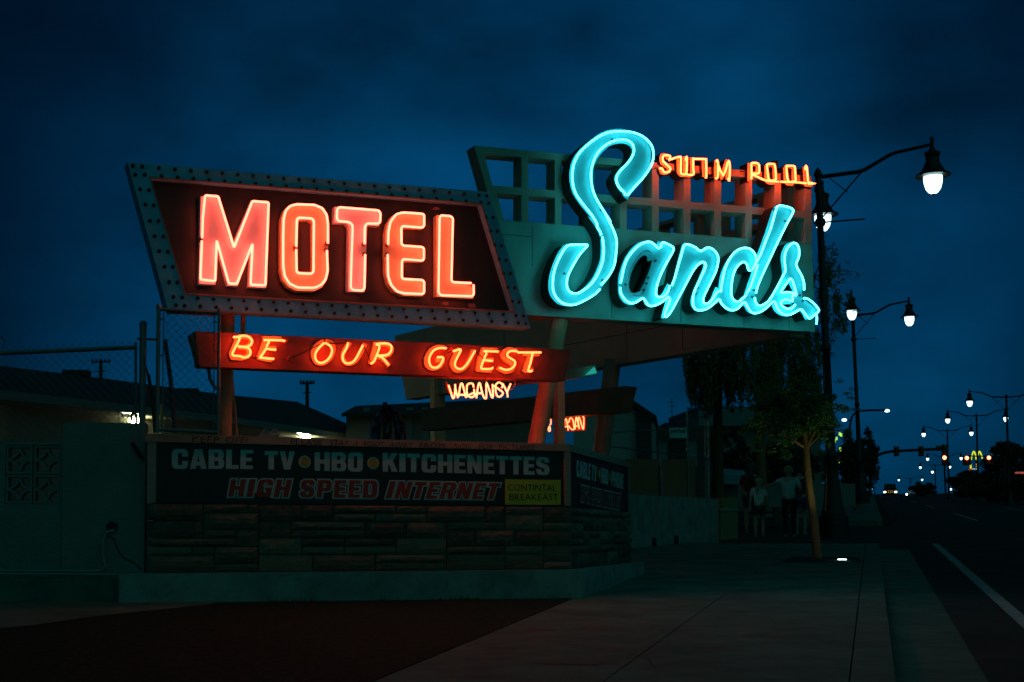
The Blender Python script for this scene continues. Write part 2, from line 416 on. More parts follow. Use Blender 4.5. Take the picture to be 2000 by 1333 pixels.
for ch in 'MOTEL':
    d = letters[ch]
    mb = prism(MB(), FM, [azl(FM, d['face'], .0)]+[azl(FM, h, .0) for h in d['holes']], .0, -.095)
    lt = mb.build('letter', M_face_red if ch in 'MT' else mat('coral_enamel', (.85,.66,.36), .42, var=.10, vs=5), motel)
    me = lt.data; me.materials.append(M_face_or)
    for pth in d['tubes']:
        neon(FM, pth, .055, .0115, RED, lt, smo=0, rnd=3)
        mb = MB()
        for p in (pth[0], pth[-1]):
            a = FM.px(*p, .055); b = FM.px(p[0]-2.2, p[1], .0); mb.tube([a, FM.px(p[0]-1.5, p[1], .05), b], .009, 6)
            mb.lathe(FM.px(p[0]-2.2, p[1], .012), [(.022, -.012), (.022, .0), (.012, .012)], 10, Matrix(((1,0,0),(0,0,-1),(0,1,0))))
        build_each(mb, 'electrode', M_elec, lt)
# bulb sockets
rows = []
def lerp_row(a, b, n, k=1.0): return [(a[0]+(b[0]-a[0])*(i/(n-1))**k, a[1]+(b[1]-a[1])*(i/(n-1))**k) for i in range(n)]
rows += lerp_row((277.5, 326), (935, 382), 23, .97)+[(259.5, 325), (950, 383.2)]
rows += lerp_row((282.5, 342), (939, 395.8), 23, .97)+[(264, 342), (954, 397.6)]
rows += Z1([(210,275),(250,392),(285,518),(320,635),(357,750),(397,868),(432,985),(465,1100),(485,1163)])
rows += Z1([(278,282),(315,398),(350,518),(388,637),(422,753),(460,870),(495,988),(533,1103),(550,1167)])
rows += Z2([(1427,357),(1461,468),(1496,585),(1532,703),(1567,811),(1604,928),(1638,1045),(1674,1157),(1692,1220)])
rows += Z2([(1371,352),(1406,467),(1441,580),(1476,697),(1512,811),(1547,925),(1582,1038),(1613,1155),(1632,1216)])
rows += lerp_row((386, 583), (982, 615), 22, .97)
rows += lerp_row((391, 599), (987, 630), 22, .97)
rows.sort(key=lambda p: -p[0])
def socket(mb, p):
    R3 = Matrix(((1,0,0),(0,0,-1),(0,1,0)))
    mb.lathe(p, [(.019, -.002), (.019, .012), (.014, .014), (.012, .004), (.0, .003)], 10, Matrix.Rotation(TH, 3, 'Z') @ R3)
M_cup = mat('socket_cup', (.16,.14,.13), .4, .5)
for i, p in enumerate(rows[:100]):
    mb = MB(); socket(mb, FM.px(p[0], p[1], .001)); o = mb.build('bulb_socket', M_soc, motel)
    o.data.materials.append(M_cup)
    for k, f in enumerate(o.data.polygons):
        if k < 20: f.material_index = 1
mb = MB()
for p in rows[100:]: socket(mb, FM.px(p[0], p[1], .001))
mb.build('bulb_socket_row', M_soc, motel, kind='stuff')
# peeling paint patches on the panel
mb = MB()
for cx, cy, r_, sy_ in ((851, 408, 8, 4), (870, 593, 9, 4), (921, 597, 9, 5)):
    lp = [(cx+r_*math.cos(a)*R.uniform(.6, 1.1), cy+sy_*math.sin(a)*R.uniform(.6, 1.1)) for a in [k*math.pi/6 for k in range(12)]]
    prism(mb, FM, [azl(FM, lp, -.1)], -.094, -.099, back=False)
build_each(mb, 'peeled_patch', mat('bare_primer', (.30,.16,.12), .8), motel)

# ================================================================== BE OUR GUEST SIGN
guest = thing('guest_sign', 'long maroon box sign reading BE OUR GUEST in amber neon', 'sign', FM.px(750, 720))
gb = azl(FM, [(381, 647), (389, 712), (456, 717.5), (1104, 740), (1116, 684)])
mb = prism(MB(), FM, [gb], 0, -.22); mb.build('box', M_box, guest)
mb = MB()
prism(mb, FM, [azl(FM, [(389, 712), (389.6, 716), (1103.5, 744), (1104, 740)])], .004, -.2); mb.build('bottom_ledge', M_box, guest)
BE = Z(430, 630, 10); OU = Z(600, 640, 10); GU = Z(820, 660, 2000/260.)
SW = Z(1270, 280, 2000/170.); PO = Z(1440, 300, 2000/170.)
def stroke_face(fr, paths, wpx, c0, c1, name, m, parent, side=None):
    """letter body: each stroke a prism, joints rounded; successive pieces a hair apart in depth"""
    mb = MB(); k = 0
    for path in paths:
        pts = [Vector(fr.az(x, y, c0)) for x, y in path]; hw = wpx/2/SPX*1.0
        for a, b in zip(pts, pts[1:]):
            d = (b-a)
            if d.length < 1e-6: continue
            nrm = Vector((-d.y, d.x)).normalized()*hw; k += 1
            prism(mb, fr, [[tuple(a+nrm), tuple(a-nrm), tuple(b-nrm), tuple(b+nrm)]], c0-.0004*(k % 7), c1+.0003*(k % 5), back=False)
        for a in pts[1:-1]:
            k += 1; lp = [(a.x+hw*math.cos(t*math.pi/6), a.y+hw*math.sin(t*math.pi/6)) for t in range(12)]
            prism(mb, fr, [lp], c0-.0004*(k % 7)-.0002, c1+.0003*(k % 5), back=False)
    return mb.build(name, m, parent)
guest_letters = [
 ([BE([(345,300),(300,420),(215,610),(240,690),(430,700),(540,660),(570,590),(550,520),(480,490),(350,480)]), BE([(480,490),(590,440),(620,370),(580,300),(480,275),(270,300)])],
  [BE([(255,290),(372,290),(378,330),(335,420),(240,600),(262,650),(400,660),(430,682),(520,680),(590,620),(580,530),(510,488),(350,470),(530,480),(620,400),(600,320),(510,265),(400,268),(350,285)])]),
 ([BE([(830,310),(1200,320)]), BE([(890,330),(760,690),(1010,740)]), BE([(850,500),(1100,510)])],
  [BE([(850,345),(1200,352),(1265,372)]), BE([(930,352),(952,390),(900,510),(1090,535)]), BE([(895,520),(830,620),(795,690),(1050,715),(760,688)])]),
 ([smooth(OU([(330,270),(220,320),(130,430),(120,560),(170,670),(270,705),(380,670),(470,570),(515,430),(490,310),(400,270)]), True, 2)],
  [OU([(330,305),(230,400),(165,500),(160,600),(200,670),(280,695),(380,650),(455,560),(488,450),(450,360),(352,305)])]),
 ([smooth(OU([(840,290),(740,430),(695,560),(730,670),(820,710),(950,650),(1050,490),(1140,310)]), False, 2)],
  [OU([(800,300),(770,400),(700,520),(695,620),(740,690),(830,705),(930,640),(1010,500),(1090,345)])]),
 ([OU([(1330,370),(1240,720)]), smooth(OU([(1290,330),(1560,330),(1660,410),(1600,530),(1380,575)]), False, 2), OU([(1450,580),(1610,750)])],
  [OU([(1240,705),(1300,670),(1350,560),(1408,400),(1400,350),(1340,328),(1500,310),(1610,330),(1652,400),(1620,490),(1540,545),(1380,550),(1470,590),(1590,735)])]),
 ([smooth(GU([(385,150),(280,135),(170,190),(100,310),(110,420),(200,465),(310,420),(350,330),(240,345)]), False, 2)],
  [GU([(400,160),(290,155),(200,200),(140,310),(160,420),(230,455),(300,420),(350,330),(340,292),(260,295)])]),
 ([smooth(GU([(600,160),(520,290),(485,400),(530,485),(620,485),(720,400),(810,180)]), False, 2)],
  [GU([(500,205),(598,175),(612,200),(550,320),(525,410),(570,465),(650,460),(740,350),(830,195)])]),
 ([GU([(930,180),(1170,185)]), GU([(950,190),(900,340),(875,480),(1080,495)]), GU([(930,335),(1110,335)])],
  [GU([(960,200),(1180,210)]), GU([(990,212),(1000,250),(962,330),(1095,348)]), GU([(960,335),(920,445),(950,470),(1080,468),(1088,440)])]),
 ([smooth(GU([(1460,200),(1330,175),(1240,240),(1290,330),(1400,400),(1390,480),(1290,510),(1170,450)]), False, 2)],
  [GU([(1200,450),(1290,485),(1385,460),(1430,400),(1420,345),(1330,290),(1312,250),(1350,205),(1440,200),(1480,222)])]),
 ([GU([(1560,240),(1800,250)]), GU([(1670,240),(1570,520)])],
  [GU([(1480,222),(1820,222)]), GU([(1695,235),(1662,380),(1625,510),(1690,492)])])]
for faces, tubes in guest_letters:
    lt = stroke_face(FM, faces, 8.2, .035, .0, 'letter', M_face_or, guest)
    for p in tubes: neon(FM, p, .105, .0110, AMB, lt)
mb = MB()
for pa in (BE([(1350,705),(1650,580),(1960,425)]), OU([(400,305),(600,318),(790,305)]), OU([(1095,360),(1180,520),(1245,690)]), GU([(470,205),(360,250),(430,160)]), GU([(840,205),(950,310)]), BE([(590,690),(750,695)])):
    mb.tube([FM.px(x, y, .07) for x, y in pa], .006, 5)
build_each(mb, 'blacked_out_tube', M_soc, guest)
mb = MB()
for x, y in BE([(1350,705),(1290,370)])+GU([(445,160),(1195,210),(1675,480)]):
    mb.lathe(FM.px(x, y, .03), [(.02, -.03), (.02, .03), (.013, .035)], 10, Matrix.Rotation(TH, 3, 'Z') @ Matrix(((1,0,0),(0,0,-1),(0,1,0))))
build_each(mb, 'electrode_housing', mat('amber_glass', (.4,.12,.06), .3), guest)

# ================================================================== VACANCY (front)
vac = thing('vacancy_sign', 'hanging VACANCY script in pale gold neon tubing below the long maroon sign', 'sign', FM.px(935, 780))
vp = [GU([(430,712),(470,830),(492,902),(514,902),(530,800),(530,700)]), GU([(532,750),(572,902),(592,820),(610,710),(628,688),(645,710),(688,885)]), GU([(582,860),(680,860),(692,895)]),
      GU([(806,745),(800,700),(770,685),(720,700),(706,750),(710,850),(750,890),(800,890),(824,850),(812,770)]), GU([(692,895),(822,822),(850,905)]),
      GU([(850,905),(870,760),(885,690),(905,690),(940,840),(975,912),(1000,890),(996,700),(1015,700),(1078,888),(1100,880),(1092,700)]), GU([(852,838),(938,832)]),
      GU([(1232,752),(1245,712),(1200,672),(1145,700),(1138,800),(1160,870),(1200,890),(1245,850),(1238,812),(1112,722)]), GU([(1245,690),(1310,820),(1320,892)]), GU([(1310,820),(1365,690)])]
for p in vp: neon(FM, p, -.03, .0078, YEL, vac)
mb = MB()
for pa in (GU([(395,545),(395,690)]), GU([(1000,600),(930,680)]), GU([(990,600),(995,690)])): mb.tube([FM.px(x, y, -.06) for x, y in pa], .004, 5)
mb.tube([FM.px(x, y, -.06) for x, y in GU([(1435,585),(1435,715),(1405,760),(1350,795)])], .009, 6)
build_each(mb, 'hanger', M_galv, vac)
mb = MB(); mb.tube([FM.px(x, y, -.05) for x, y in GU([(388,680),(415,760),(440,840)])], .018, 8); build_each(mb, 'electrode_housing', mat('amber_glass', (.4,.12,.06)), vac)

# ================================================================== SCRIPT SIGN WITH LATTICE
script = thing('script_sign', 'turquoise script sign reading Sands on a green box with open lattice top', 'sign', FS.px(1300, 640))
D = .215
band = azl(FS, [(951+16, 431), (1018, 612), (1592, 645.5), (1586, 477), (1467, 467), (1200, 447.5)])
band = azl(FS, [(967, 430.5), (1018, 612), (1592, 645.5), (1586, 477)])
mb = prism(MB(), FS, [band], 0, -D)
prism(mb, FS, [azl(FS, [(1018, 612), (1019, 615), (1592, 649), (1592, 645.5)])], .008, -D)
mb.build('sign_box', M_teal, script)
def ln(a, b, x): return a[1]+(b[1]-a[1])*(x-a[0])/(b[0]-a[0])
top_t = lambda x: ln((926, 285), (1584, 344.7), x); top_b = lambda x: ln((945, 300), (1584, 358.5), x)
mid_t = lambda x: ln((960, 362.5), (1584, 414), x); mid_b = lambda x: ln((960, 376.5), (1584, 428), x)
bnd_t = lambda x: ln((967, 430.5), (1586, 477), x)
cells = []
barx = [1025, 1090, 1154, 1217.5, 1280, 1342, 1402, 1462, 1519, 1578]
outl = azl(FS, [(926, 285), (967, bnd_t(967)), (1586, bnd_t(1586)), (1584, 344.7)])
holes = []
for row in (0, 1):
    yt = top_b if row == 0 else mid_b; yb = mid_t if row == 0 else lambda x: bnd_t(x)-1.2
    prev = None
    for i, b in enumerate(barx):
        x1 = b-6.5
        if i == 0:
            xl_t, xl_b = ((945, 961.5) if row == 0 else (969.5, 983.7))
        else: xl_t = xl_b = barx[i-1]+6.5
        holes.append(azl(FS, [(xl_t, yt(xl_t)), (xl_b, yb(xl_b)), (x1, yb(x1)), (x1, yt(x1))]))
lat_r = azl(FS, [(1584, 344.7)])
mb = prism(MB(), FS, [outl]+holes, 0.003, -D+.003); mb.build('lattice', M_grn, script)
# small seams / access hatch on the box
mb = MB()
for pa in ([(980, 458), (1040, 463)], [(1040, 440), (1040, 520)], [(1195, 590), (1195, 622)], [(1330, 600), (1330, 630)], [(1453, 610), (1453, 640)], [(1541, 612), (1541, 642)]):
    mb.tube([FS.px(x, y, .001) for x, y in pa], .003, 4)
build_each(mb, 'seam', M_soc, script)
# letters
S1 = Z(1050, 240, 6.664); S2 = Z(1050, 420, 6.664); AN = Z(1200, 450, 7.405); DS = Z(1390, 390, 5.332)
CL = .21     # how far the letters stand off the box
TB = .26
Sface = S1([(1170,1010),(1190,960),(1265,865),(1350,760),(1420,650),(1462,540),(1474,400),(1455,290),(1390,195),(1280,125),(1150,90),(1030,80),(900,100),(770,165),(620,280),(520,380),(450,490),(420,600),(412,700),(425,820),(460,930),(530,1040),(600,1130),(700,1250)]) \
  + S2([(650,15),(720,110),(790,225),(815,320),(822,440),(815,560),(780,680),(720,810),(640,910),(560,985),(500,1015),(440,1012),(398,960),(392,870),(420,770),(470,670),(560,520),(680,390),(640,376),(370,378),(310,430),(250,520),(190,660),(150,800),(138,920),(150,1020),(190,1090),(260,1160),(350,1187),(440,1187),(560,1150),(700,1080),(800,990),(900,860),(980,740),(1025,600),(1040,380),(1018,260),(960,120),(905,15)]) \
  + S1([(950,1290),(870,1160),(790,1010),(735,880),(712,750),(720,630),(770,490),(840,390),(930,310),(1020,277),(1120,272),(1190,300),(1225,350),(1222,415),(1180,500),(1080,590),(1010,680),(998,740),(1020,810),(1080,910)])
Stub = [S1([(1172,945),(1250,850),(1350,745),(1430,640),(1490,530),(1508,430),(1497,330),(1450,250),(1370,180),(1270,135),(1150,115),(1000,115),(880,140),(760,205),(650,290),(560,375),(495,480),(460,590),(452,720),(465,830),(500,930),(560,1020),(632,1112)]),
        S1([(638,1118),(710,1210),(775,1320)])+S2([(775,160),(812,215),(828,262)]),
        S2([(842,285),(860,420),(855,560),(830,660),(780,780),(700,900),(600,980),(510,1025),(430,1010),(390,960),(378,880),(400,780),(450,680),(500,590),(560,500),(630,425),(648,402),(635,388),(600,388),(430,392),(370,420),(310,510),(255,620),(215,740),(197,880),(205,990),(240,1070),(310,1140),(400,1170),(500,1165),(640,1100),(750,1030),(812,965)]),
        S2([(825,912),(900,830),(960,740),(1005,630),(1022,480),(1030,360),(1010,260),(960,140),(890,5)])+S1([(950,1290),(900,1210),(820,1085),(750,960),(710,840),(695,700),(705,580),(750,450),(820,350),(920,270),(1020,230),(1120,220),(1190,240),(1240,290),(1255,370),(1220,460),(1150,550),(1080,620),(1035,690),(1025,760),(1060,840),(1110,890),(1158,945)])]
aface = AN([(50,860),(55,700),(90,560),(150,400),(240,270),(340,180),(430,152),(520,160),(580,200),(605,225),(625,158),(700,178),(850,240),(857,280),(740,500),(670,640),(620,790),(602,900),(640,955),(700,900),(765,770),(812,848),(790,960),(700,1030),(560,1105),(480,1105),(430,1060),(400,990),(340,1040),(240,1085),(150,1060),(80,980)])
ahole = AN([(210,830),(215,740),(240,620),(300,490),(370,400),(430,362),(475,385),(480,450),(545,440),(500,600),(430,760),(370,880),(300,910),(240,900)])
nface = AN([(980,200),(1060,200),(1170,240),(1235,290),(1290,250),(1360,240),(1440,270),(1500,370),(1490,480),(1430,640),(1340,820),(1285,960),(1285,1040),(1320,1062),(1390,1000),(1460,820),(1525,885),(1520,1010),(1440,1080),(1320,1150),(1200,1180),(1130,1130),(1100,1060),(1110,960),(1170,800),(1270,570),(1275,490),(1200,520),(1120,620),(1000,830),(880,1060),(820,1170),(740,1260),(672,1268),(740,1030),(775,940),(830,800),(870,640)])
dface = DS([(70,1000),(80,830),(130,680),(220,560),(320,503),(400,512),(460,570),(482,545),(560,330),(630,110),(670,65),(720,58),(810,75),(850,110),(780,260),(640,560),(520,820),(460,960),(450,1060),(500,1098),(600,1050),(700,890),(718,950),(690,1050),(640,1080),(540,1170),(430,1195),(360,1160),(325,1100),(250,1160),(180,1165),(110,1110)])
dhole = DS([(215,1020),(203,900),(230,770),(290,680),(345,657),(375,748),(420,742),(330,1000),(270,1055)])
sface = DS([(705,890),(735,770),(718,640),(730,540),(780,460),(850,440),(905,480),(915,560),(880,680),(930,790),(955,900),(942,1020),(1110,1150),(1105,1180),(1000,1250),(965,1240),(915,1160),(820,1215),(720,1210),(650,1160),(630,1095),(692,1050)])
shole = [DS([(735,968),(800,868),(848,968)]), DS([(728,1092),(848,1092),(790,1132)])]
script_letters = [
 (Sface, [], Stub, .115),
 (aface, [ahole], [AN([(88,765),(105,700),(120,620),(150,500),(200,390),(280,290),(370,210),(460,172),(530,175),(580,210),(620,250),(650,260),(675,235),(685,195),(712,178),(780,205),(840,240),(857,272),(830,340),(750,480),(680,620),(620,780),(600,900),(610,950),(650,972),(710,960),(760,910),(790,850),(800,800)]),
    AN([(85,825),(90,900),(120,960),(170,1020),(240,1055),(310,1045),(370,1005),(410,985),(440,1010),(470,1060),(510,1095),(580,1090),(660,1055),(740,1000),(775,968)])], .118),
 (nface, [], [AN([(832,800),(870,700),(920,520),(970,350),(1005,230),(1050,205),(1110,220),(1180,255),(1220,290),(1250,300),(1290,285),(1340,255),(1400,262),(1460,310),(1498,380),(1500,460),(1470,590),(1410,720),(1340,860),(1290,970),(1285,1040),(1320,1065),(1370,1050),(1430,980),(1480,900),(1520,880)]),
    AN([(775,968),(800,982),(802,1020),(770,1100),(735,1200),(728,1242),(760,1252),(830,1160),(900,1030),(970,900),(1060,730),(1150,570),(1220,490),(1275,460),(1310,475),(1322,520),(1290,600),(1220,750),(1160,880),(1135,1000),(1140,1080),(1170,1140),(1240,1160),(1330,1140),(1420,1080),(1510,995)])], .121),
 (dface, [dhole], [DS([(95,965),(100,920),(115,830),(140,720),(180,630),(240,550),(310,510),(380,508),(430,540),(462,600),(460,660),(430,720),(400,742),(380,722),(370,680),(340,650),(300,665),(250,720),(220,800),(205,900),(205,1000),(240,1060),(290,1060),(340,1015),(360,995)]),
    DS([(365,975),(400,920),(450,780),(482,680)]), DS([(470,650),(512,570),(560,440),(620,290),(670,110),(705,65),(800,80),(848,108),(840,150),(780,260),(700,420),(620,590),(540,760),(480,900),(462,975)]),
    DS([(450,1020),(455,1065),(480,1100),(520,1105),(590,1060),(650,970),(700,880)]),
    DS([(85,1040),(100,1080),(150,1130),(220,1155),(280,1130),(320,1080),(350,1075),(370,1110),(400,1160),(440,1185),(510,1170),(580,1120),(630,1072)])], .124),
 (sface, shole, [DS([(700,880),(750,780),(770,735),(758,650),(765,560),(800,490),(855,452),(895,475),(912,540),(905,610),(880,670),(900,730),(940,800),(962,880),(962,945)]),
    DS([(630,1072),(650,1064),(668,1085),(685,1135),(730,1185),(790,1203),(850,1185),(910,1150),(940,1150),(980,1200),(1020,1240),(1060,1210),(1110,1170),(1112,1140),(1060,1080),(1000,1035),(960,1028)]),
    DS([(865,1000),(882,995),(860,900),(840,845),(820,825),(790,860),(715,970),(780,966),(855,975),(840,1010),(842,1060),(780,1040),(740,1052),(720,1080),(740,1115),(790,1140),(840,1130),(870,1095)]), DS([(1090,1190),(1096,1240),(1090,1300)])], .127)]
for face, hol, tubes, back in script_letters:
    c0 = CL-back*.04
    lp = smooth(azl(FS, face, c0), True, 2)
    mb = prism(MB(), FS, [lp]+[azl(FS, h, c0) for h in hol], c0, .012+back*.02)
    lt = mb.build('letter', M_face_cy, script)
    me = lt.data; me.materials.append(M_side)
    for f in me.polygons:
        if abs(f.normal.dot(FS.n)) < .5: f.material_index = 1
    for p in tubes: neon(FS, p, TB, .0115, CYA, lt)
mb = MB()   # the burnt-out inner ring of the a, cracks, cable marks
mb.tube([FS.px(x, y, TB) for x, y in smooth(AN([(430,880),(400,930),(350,955),(280,945),(220,900),(190,820),(190,740),(210,620),(270,480),(370,350),(440,300),(500,300),(540,340)]), False, 2)], .008, 6)
mb.build('unlit_tube', GLASS_OFF, script)
mb = MB()
for x, y in AN([(425,865),(165,785),(465,770),(490,690),(1205,830),(1175,920),(600,440),(805,860)])+DS([(440,945),(425,1015),(335,1005),(920,1000),(950,1055),(845,1085),(650,105),(765,225)])+S1([(970,220),(1100,910),(825,1135)])+S2([(350,765),(845,850),(815,300)]):
    mb.lathe(FS.px(x, y, CL+.003), [(.012, -.01), (.012, .006), (.006, .008)], 8, Matrix.Rotation(TH, 3, 'Z') @ Matrix(((1,0,0),(0,0,-1),(0,1,0))))
build_each(mb, 'tube_support', M_side, script)
# SWIM POOL
pool_letters = [
 ([smooth(SW([(400,370),(375,290),(290,262),(245,330),(262,450),(400,560),(412,650),(330,690),(250,660),(240,570)]), False, 2)],
  [SW([(210,580),(270,580),(300,640),(330,670),(420,665),(455,620),(455,560),(300,420),(290,330),(310,285),(420,280),(458,310),(455,350),(430,385),(600,330),(690,315)])]),
 ([SW([(640,300),(650,680),(700,735),(790,735),(790,310)]), SW([(800,735),(890,750),(955,700),(945,330)])],
  [SW([(690,315),(708,340),(702,650),(730,705),(828,710),(840,500),(845,330),(820,325),(815,400)]), SW([(838,712),(880,730),(960,730),(1000,700),(990,560),(988,360)])]),
 ([SW([(1215,340),(1230,780)])], [SW([(985,345),(1010,360),(1260,370),(1285,400),(1290,760),(1270,790)])]),
 ([SW([(1500,390),(1505,810)]), SW([(1520,400),(1640,800),(1755,400),(1770,840)])],
  [SW([(1500,810),(1550,790),(1560,620),(1555,450),(1535,390),(1518,420)]), SW([(1552,470),(1680,750),(1780,440),(1818,430),(1828,600),(1815,870),(1790,800)])]),
 ([PO([(270,225),(270,645)]), PO([(300,250),(430,255),(465,300),(455,420),(400,465),(300,470)])],
  [PO([(325,590),(332,480),(325,260),(350,220),(450,225),(500,270),(508,420),(480,460),(350,465)]), PO([(350,490),(480,545),(620,612),(800,640),(950,652)])]),
 ([PO([(655,300),(700,260),(800,265),(845,320),(855,620),(820,680),(720,675),(665,630),(655,290)])],
  [PO([(740,612),(715,560),(685,300),(695,248),(830,242),(865,290),(890,540),(868,615),(760,625)])]),
 ([PO([(1090,340),(1140,295),(1230,300),(1285,360),(1290,650),(1250,705),(1150,700),(1100,650),(1090,330)])],
  [PO([(1180,640),(1150,560),(1130,320),(1150,285),(1290,290),(1322,330),(1342,600),(1320,640),(1230,655)]), PO([(990,652),(1150,656),(1400,668),(1600,690)])]),
 ([PO([(1535,320),(1560,720),(1730,745)])], [PO([(1560,380),(1566,310),(1595,300),(1620,560),(1640,668),(1790,692),(1640,702)])])]
for faces, tubes in pool_letters:
    lt = stroke_face(FS, faces, 7.0, .06, -.10, 'small_letter', M_face_or, script)
    for f in lt.data.polygons:
        pass
    lt.data.materials.append(M_side)
    for f in lt.data.polygons:
        if abs(f.normal.dot(FS.n)) < .5: f.material_index = 1
    for p in tubes: neon(FS, p, .135, .0105, AMBS, lt)
mb = MB()
for pa in (SW([(0,640),(100,575),(200,575)]), SW([(1330,790),(1430,790)]), PO([(60,415),(220,415)])): mb.tube([FS.px(x, y, .12) for x, y in pa], .006, 5)
prism(mb, FS, [azl(FS, PO([(835,165),(835,300),(935,300),(935,165)]), -.1)], -.1, -.15)
build_each(mb, 'wire_link', M_side, script)

# ---- rear wing of the V-shaped sign
z_sof = FS.px(1300, 632, 0).z
A0 = FS.px(1592, 649, 0)                       # nose of the V
zb = A0.z-.002
def on_z(px, py, z):
    r = ray(px, py); k = (z-H)/r.z; return Vector((0, 0, H))+r*k
Rr = on_z(795, 781, zb); Rm = on_z(1200, 709, zb)
dR = (Rr-A0); dR.z = 0; LR = dR.length; dR.normalize()
FR = Fr(A0.xy, math.atan2(dR.y, dR.x)+math.pi)  # u runs from the far end back to the nose (a<0 along the wing)
if FR.n.dot(Vector((0, -1, 0))) < 0: pass
rear = thing('rear_sign_wing', 'dark back of the far sign wing with slanted end, above the leaning posts', 'sign', Rm)
zt_band = FS.px(1300, 455, 0).z; zt_lat = FS.px(1200, 310, 0).z
zmt = FM.px(249, 317).z
mb = MB()
sl = .28
prism(mb, FR, [[(-.36, zb), (-.36, zt_band), (-3.2, zt_band), (-3.2, zmt+.02), (-LR-(zmt-zb)*.33, zmt+.02), (-LR, zb)]], .02, -.22)
mb.build('panel', mat('tan_sheet', (.62,.46,.32), .75, var=.2, vs=1.2, bump=.15, bs=4), rear)
holes = []
hh = (zt_lat-zt_band)
for r_ in (0, 1):
    for k in range(9):
        a0 = -.46-k*.375; holes.append([(a0, zt_band+.03+r_*hh*.5), (a0-.30, zt_band+.03+r_*hh*.5), (a0-.30, zt_band+hh*.5-.05+r_*hh*.5), (a0, zt_band+hh*.5-.05+r_*hh*.5)])
mb = prism(MB(), FR, [[(-.36, zt_band+.001), (-.36, zt_lat), (-3.9, zt_lat), (-3.9, zt_band+.001)]]+holes, .02, -.2); mb.build('lattice', M_grn, rear)
mb = MB()
for a_, t in ((-1.0, 0), (-2.2, .1), (-3.3, 0), (-5.0, .1), (-6.2, 0)): mb.tube([FR.pt(a_, zb+.05, .02+.002), FR.pt(a_, zt_band, .02+.002)], .004, 4)
mb.tube([FR.pt(-.3, zb+.42, .022), FR.pt(-LR+.1, zb+.42, .022)], .004, 4)
build_each(mb, 'seam', M_soc, rear)
mb = MB()
prism(mb, FS, [azl(FS, [(1041, 613), (1043, 620), (1078, 622), (1078, 615)], -.1)], -.1, -.3); prism(mb, FS, [azl(FS, [(1126, 618), (1130, 624), (1152, 625), (1152, 619)], -.1)], -.1, -.3)
build_each(mb, 'mounting_bracket', M_post, script)
# rear guest box and rear vacancy
zgt = FM.px(750, 665).z; g1 = on_z(1220, 754, zgt); g0 = on_z(820, 800, zgt)
dg = (g1-g0); dg.z = 0; LG = dg.length
FG = Fr(g0.xy, math.atan2(dg.y, dg.x))
grear = thing('rear_guest_box', 'dark blank back of the far sign box, between the leaning posts', 'sign', g0.lerp(g1, .5))
mb = prism(MB(), FG, [[(0, zgt), (.06, zgt-.34), (LG-.12, zgt-.34), (LG, zgt)]], 0, -.25); mb.build('box', mat('brown_sheet', (.24,.17,.11), .7, var=.2), grear)
mb = prism(MB(), FG, [[(LG-.46, zgt-.33), (LG-.14, zgt-.33), (LG-.03, zgt-.01), (LG-.46, zgt-.01)]], .004, 0); mb.build('end_plate', mat('green_end', (.10,.16,.08), .6), grear)
RV = Z(1060, 790, 2000/120.)
vr = thing('rear_vacancy_sign', 'small backwards VACANCY neon seen from behind between two posts', 'sign', FG.px(1120, 850, -.12))
for p in [RV([(670,850),(710,830),(720,540),(750,480),(782,520),(830,850)]), RV([(680,730),(830,730)]), RV([(830,600),(862,560),(872,480),(920,450),(970,490),(1000,600),(1022,800),(940,820),(850,710)]),
          RV([(1050,820),(1062,600),(1085,435),(1110,470),(1190,800)]), RV([(1060,712),(1180,712)]), RV([(1190,800),(1150,500),(1180,425),(1220,520),(1300,790),(1330,770),(1340,450),(1302,415)]),
          RV([(258,490),(272,600),(240,680)]), RV([(215,720),(190,780),(192,850),(220,885),(242,850),(240,760),(215,720)])]:
    neon(FG, p, -.06, .0080, YELR, vr)
mb = MB()
mb.tube([FG.px(x, y, -.12) for x, y in RV([(1790,240),(1720,700),(1660,1160)])], .008, 6)
mb.tube([FG.px(x, y, -.12) for x, y in RV([(240,120),(235,400)])], .004, 5)
build_each(mb, 'hanger', M_galv, vr)
mb = prism(MB(), FG, [azl(FG, RV([(640,425),(640,890),(1385,850),(1385,350)]), -.15)], -.15, -.18); mb.build('backing_panel', M_box, vr)
mb = prism(MB(), FG, [azl(FG, RV([(665,360),(665,430),(1300,345),(1620,320),(1620,235)]), -.14)], -.14, -.2)
mb.build('ledge', M_face_or, vr)

# ================================================================== POSTS
def post(name, label, pts, r, m=M_post, group='posts of the sign'):
    mb = MB(); mb.tube(pts, r, 20); o = mb.build(name, m, smooth=True, label=label, cat='post', group=group); return o
z0 = 1.4
cB = -.42
post('sign_post', 'upright round post at the left end of the long maroon sign', [FM.px(441, 858, -.50), FM.px(445.5, 600, -.35)], [.060, .071])
mb = MB(); mb.tube([FM.px(475, 612, -.3), FM.px(474.5, 655, -.3)], .026, 8); mb.build('hanger_pipe', M_post, label='short thin pipe joining the two stacked front signs near the left post', cat='pipe', smooth=True)
mb = MB(); mb.tube([FM.px(453, 740, -.5), FM.px(459, 800, -.65), FM.px(463, 858, -.65)], .014, 6); mb.build('conduit_pipe', M_post, label='thin slanting conduit beside the upright left post', cat='pipe', smooth=True)
post('leaning_post', 'thick leaning round post in front, right of the gold VACANCY script', [FM.px(1046, 872, -.62), FM.px(1071, 740, -.62), FM.px(1095, 616, -.62)], .094)
mb = MB(); mb.box(FM.px(1092, 800, -1.3), .045, .06, .95, Matrix.Rotation(TH, 3, 'Z')); mb.build('square_post', M_post, label='upright square post right behind the front leaning post', cat='post', group='posts of the sign')
a = on_z(1197, 702, zb+.03); b = a+Vector((-.38, .05, -2.2)); a = a+ray(1197, 702)*.5; b = at(1172, 905, a.y+.1)
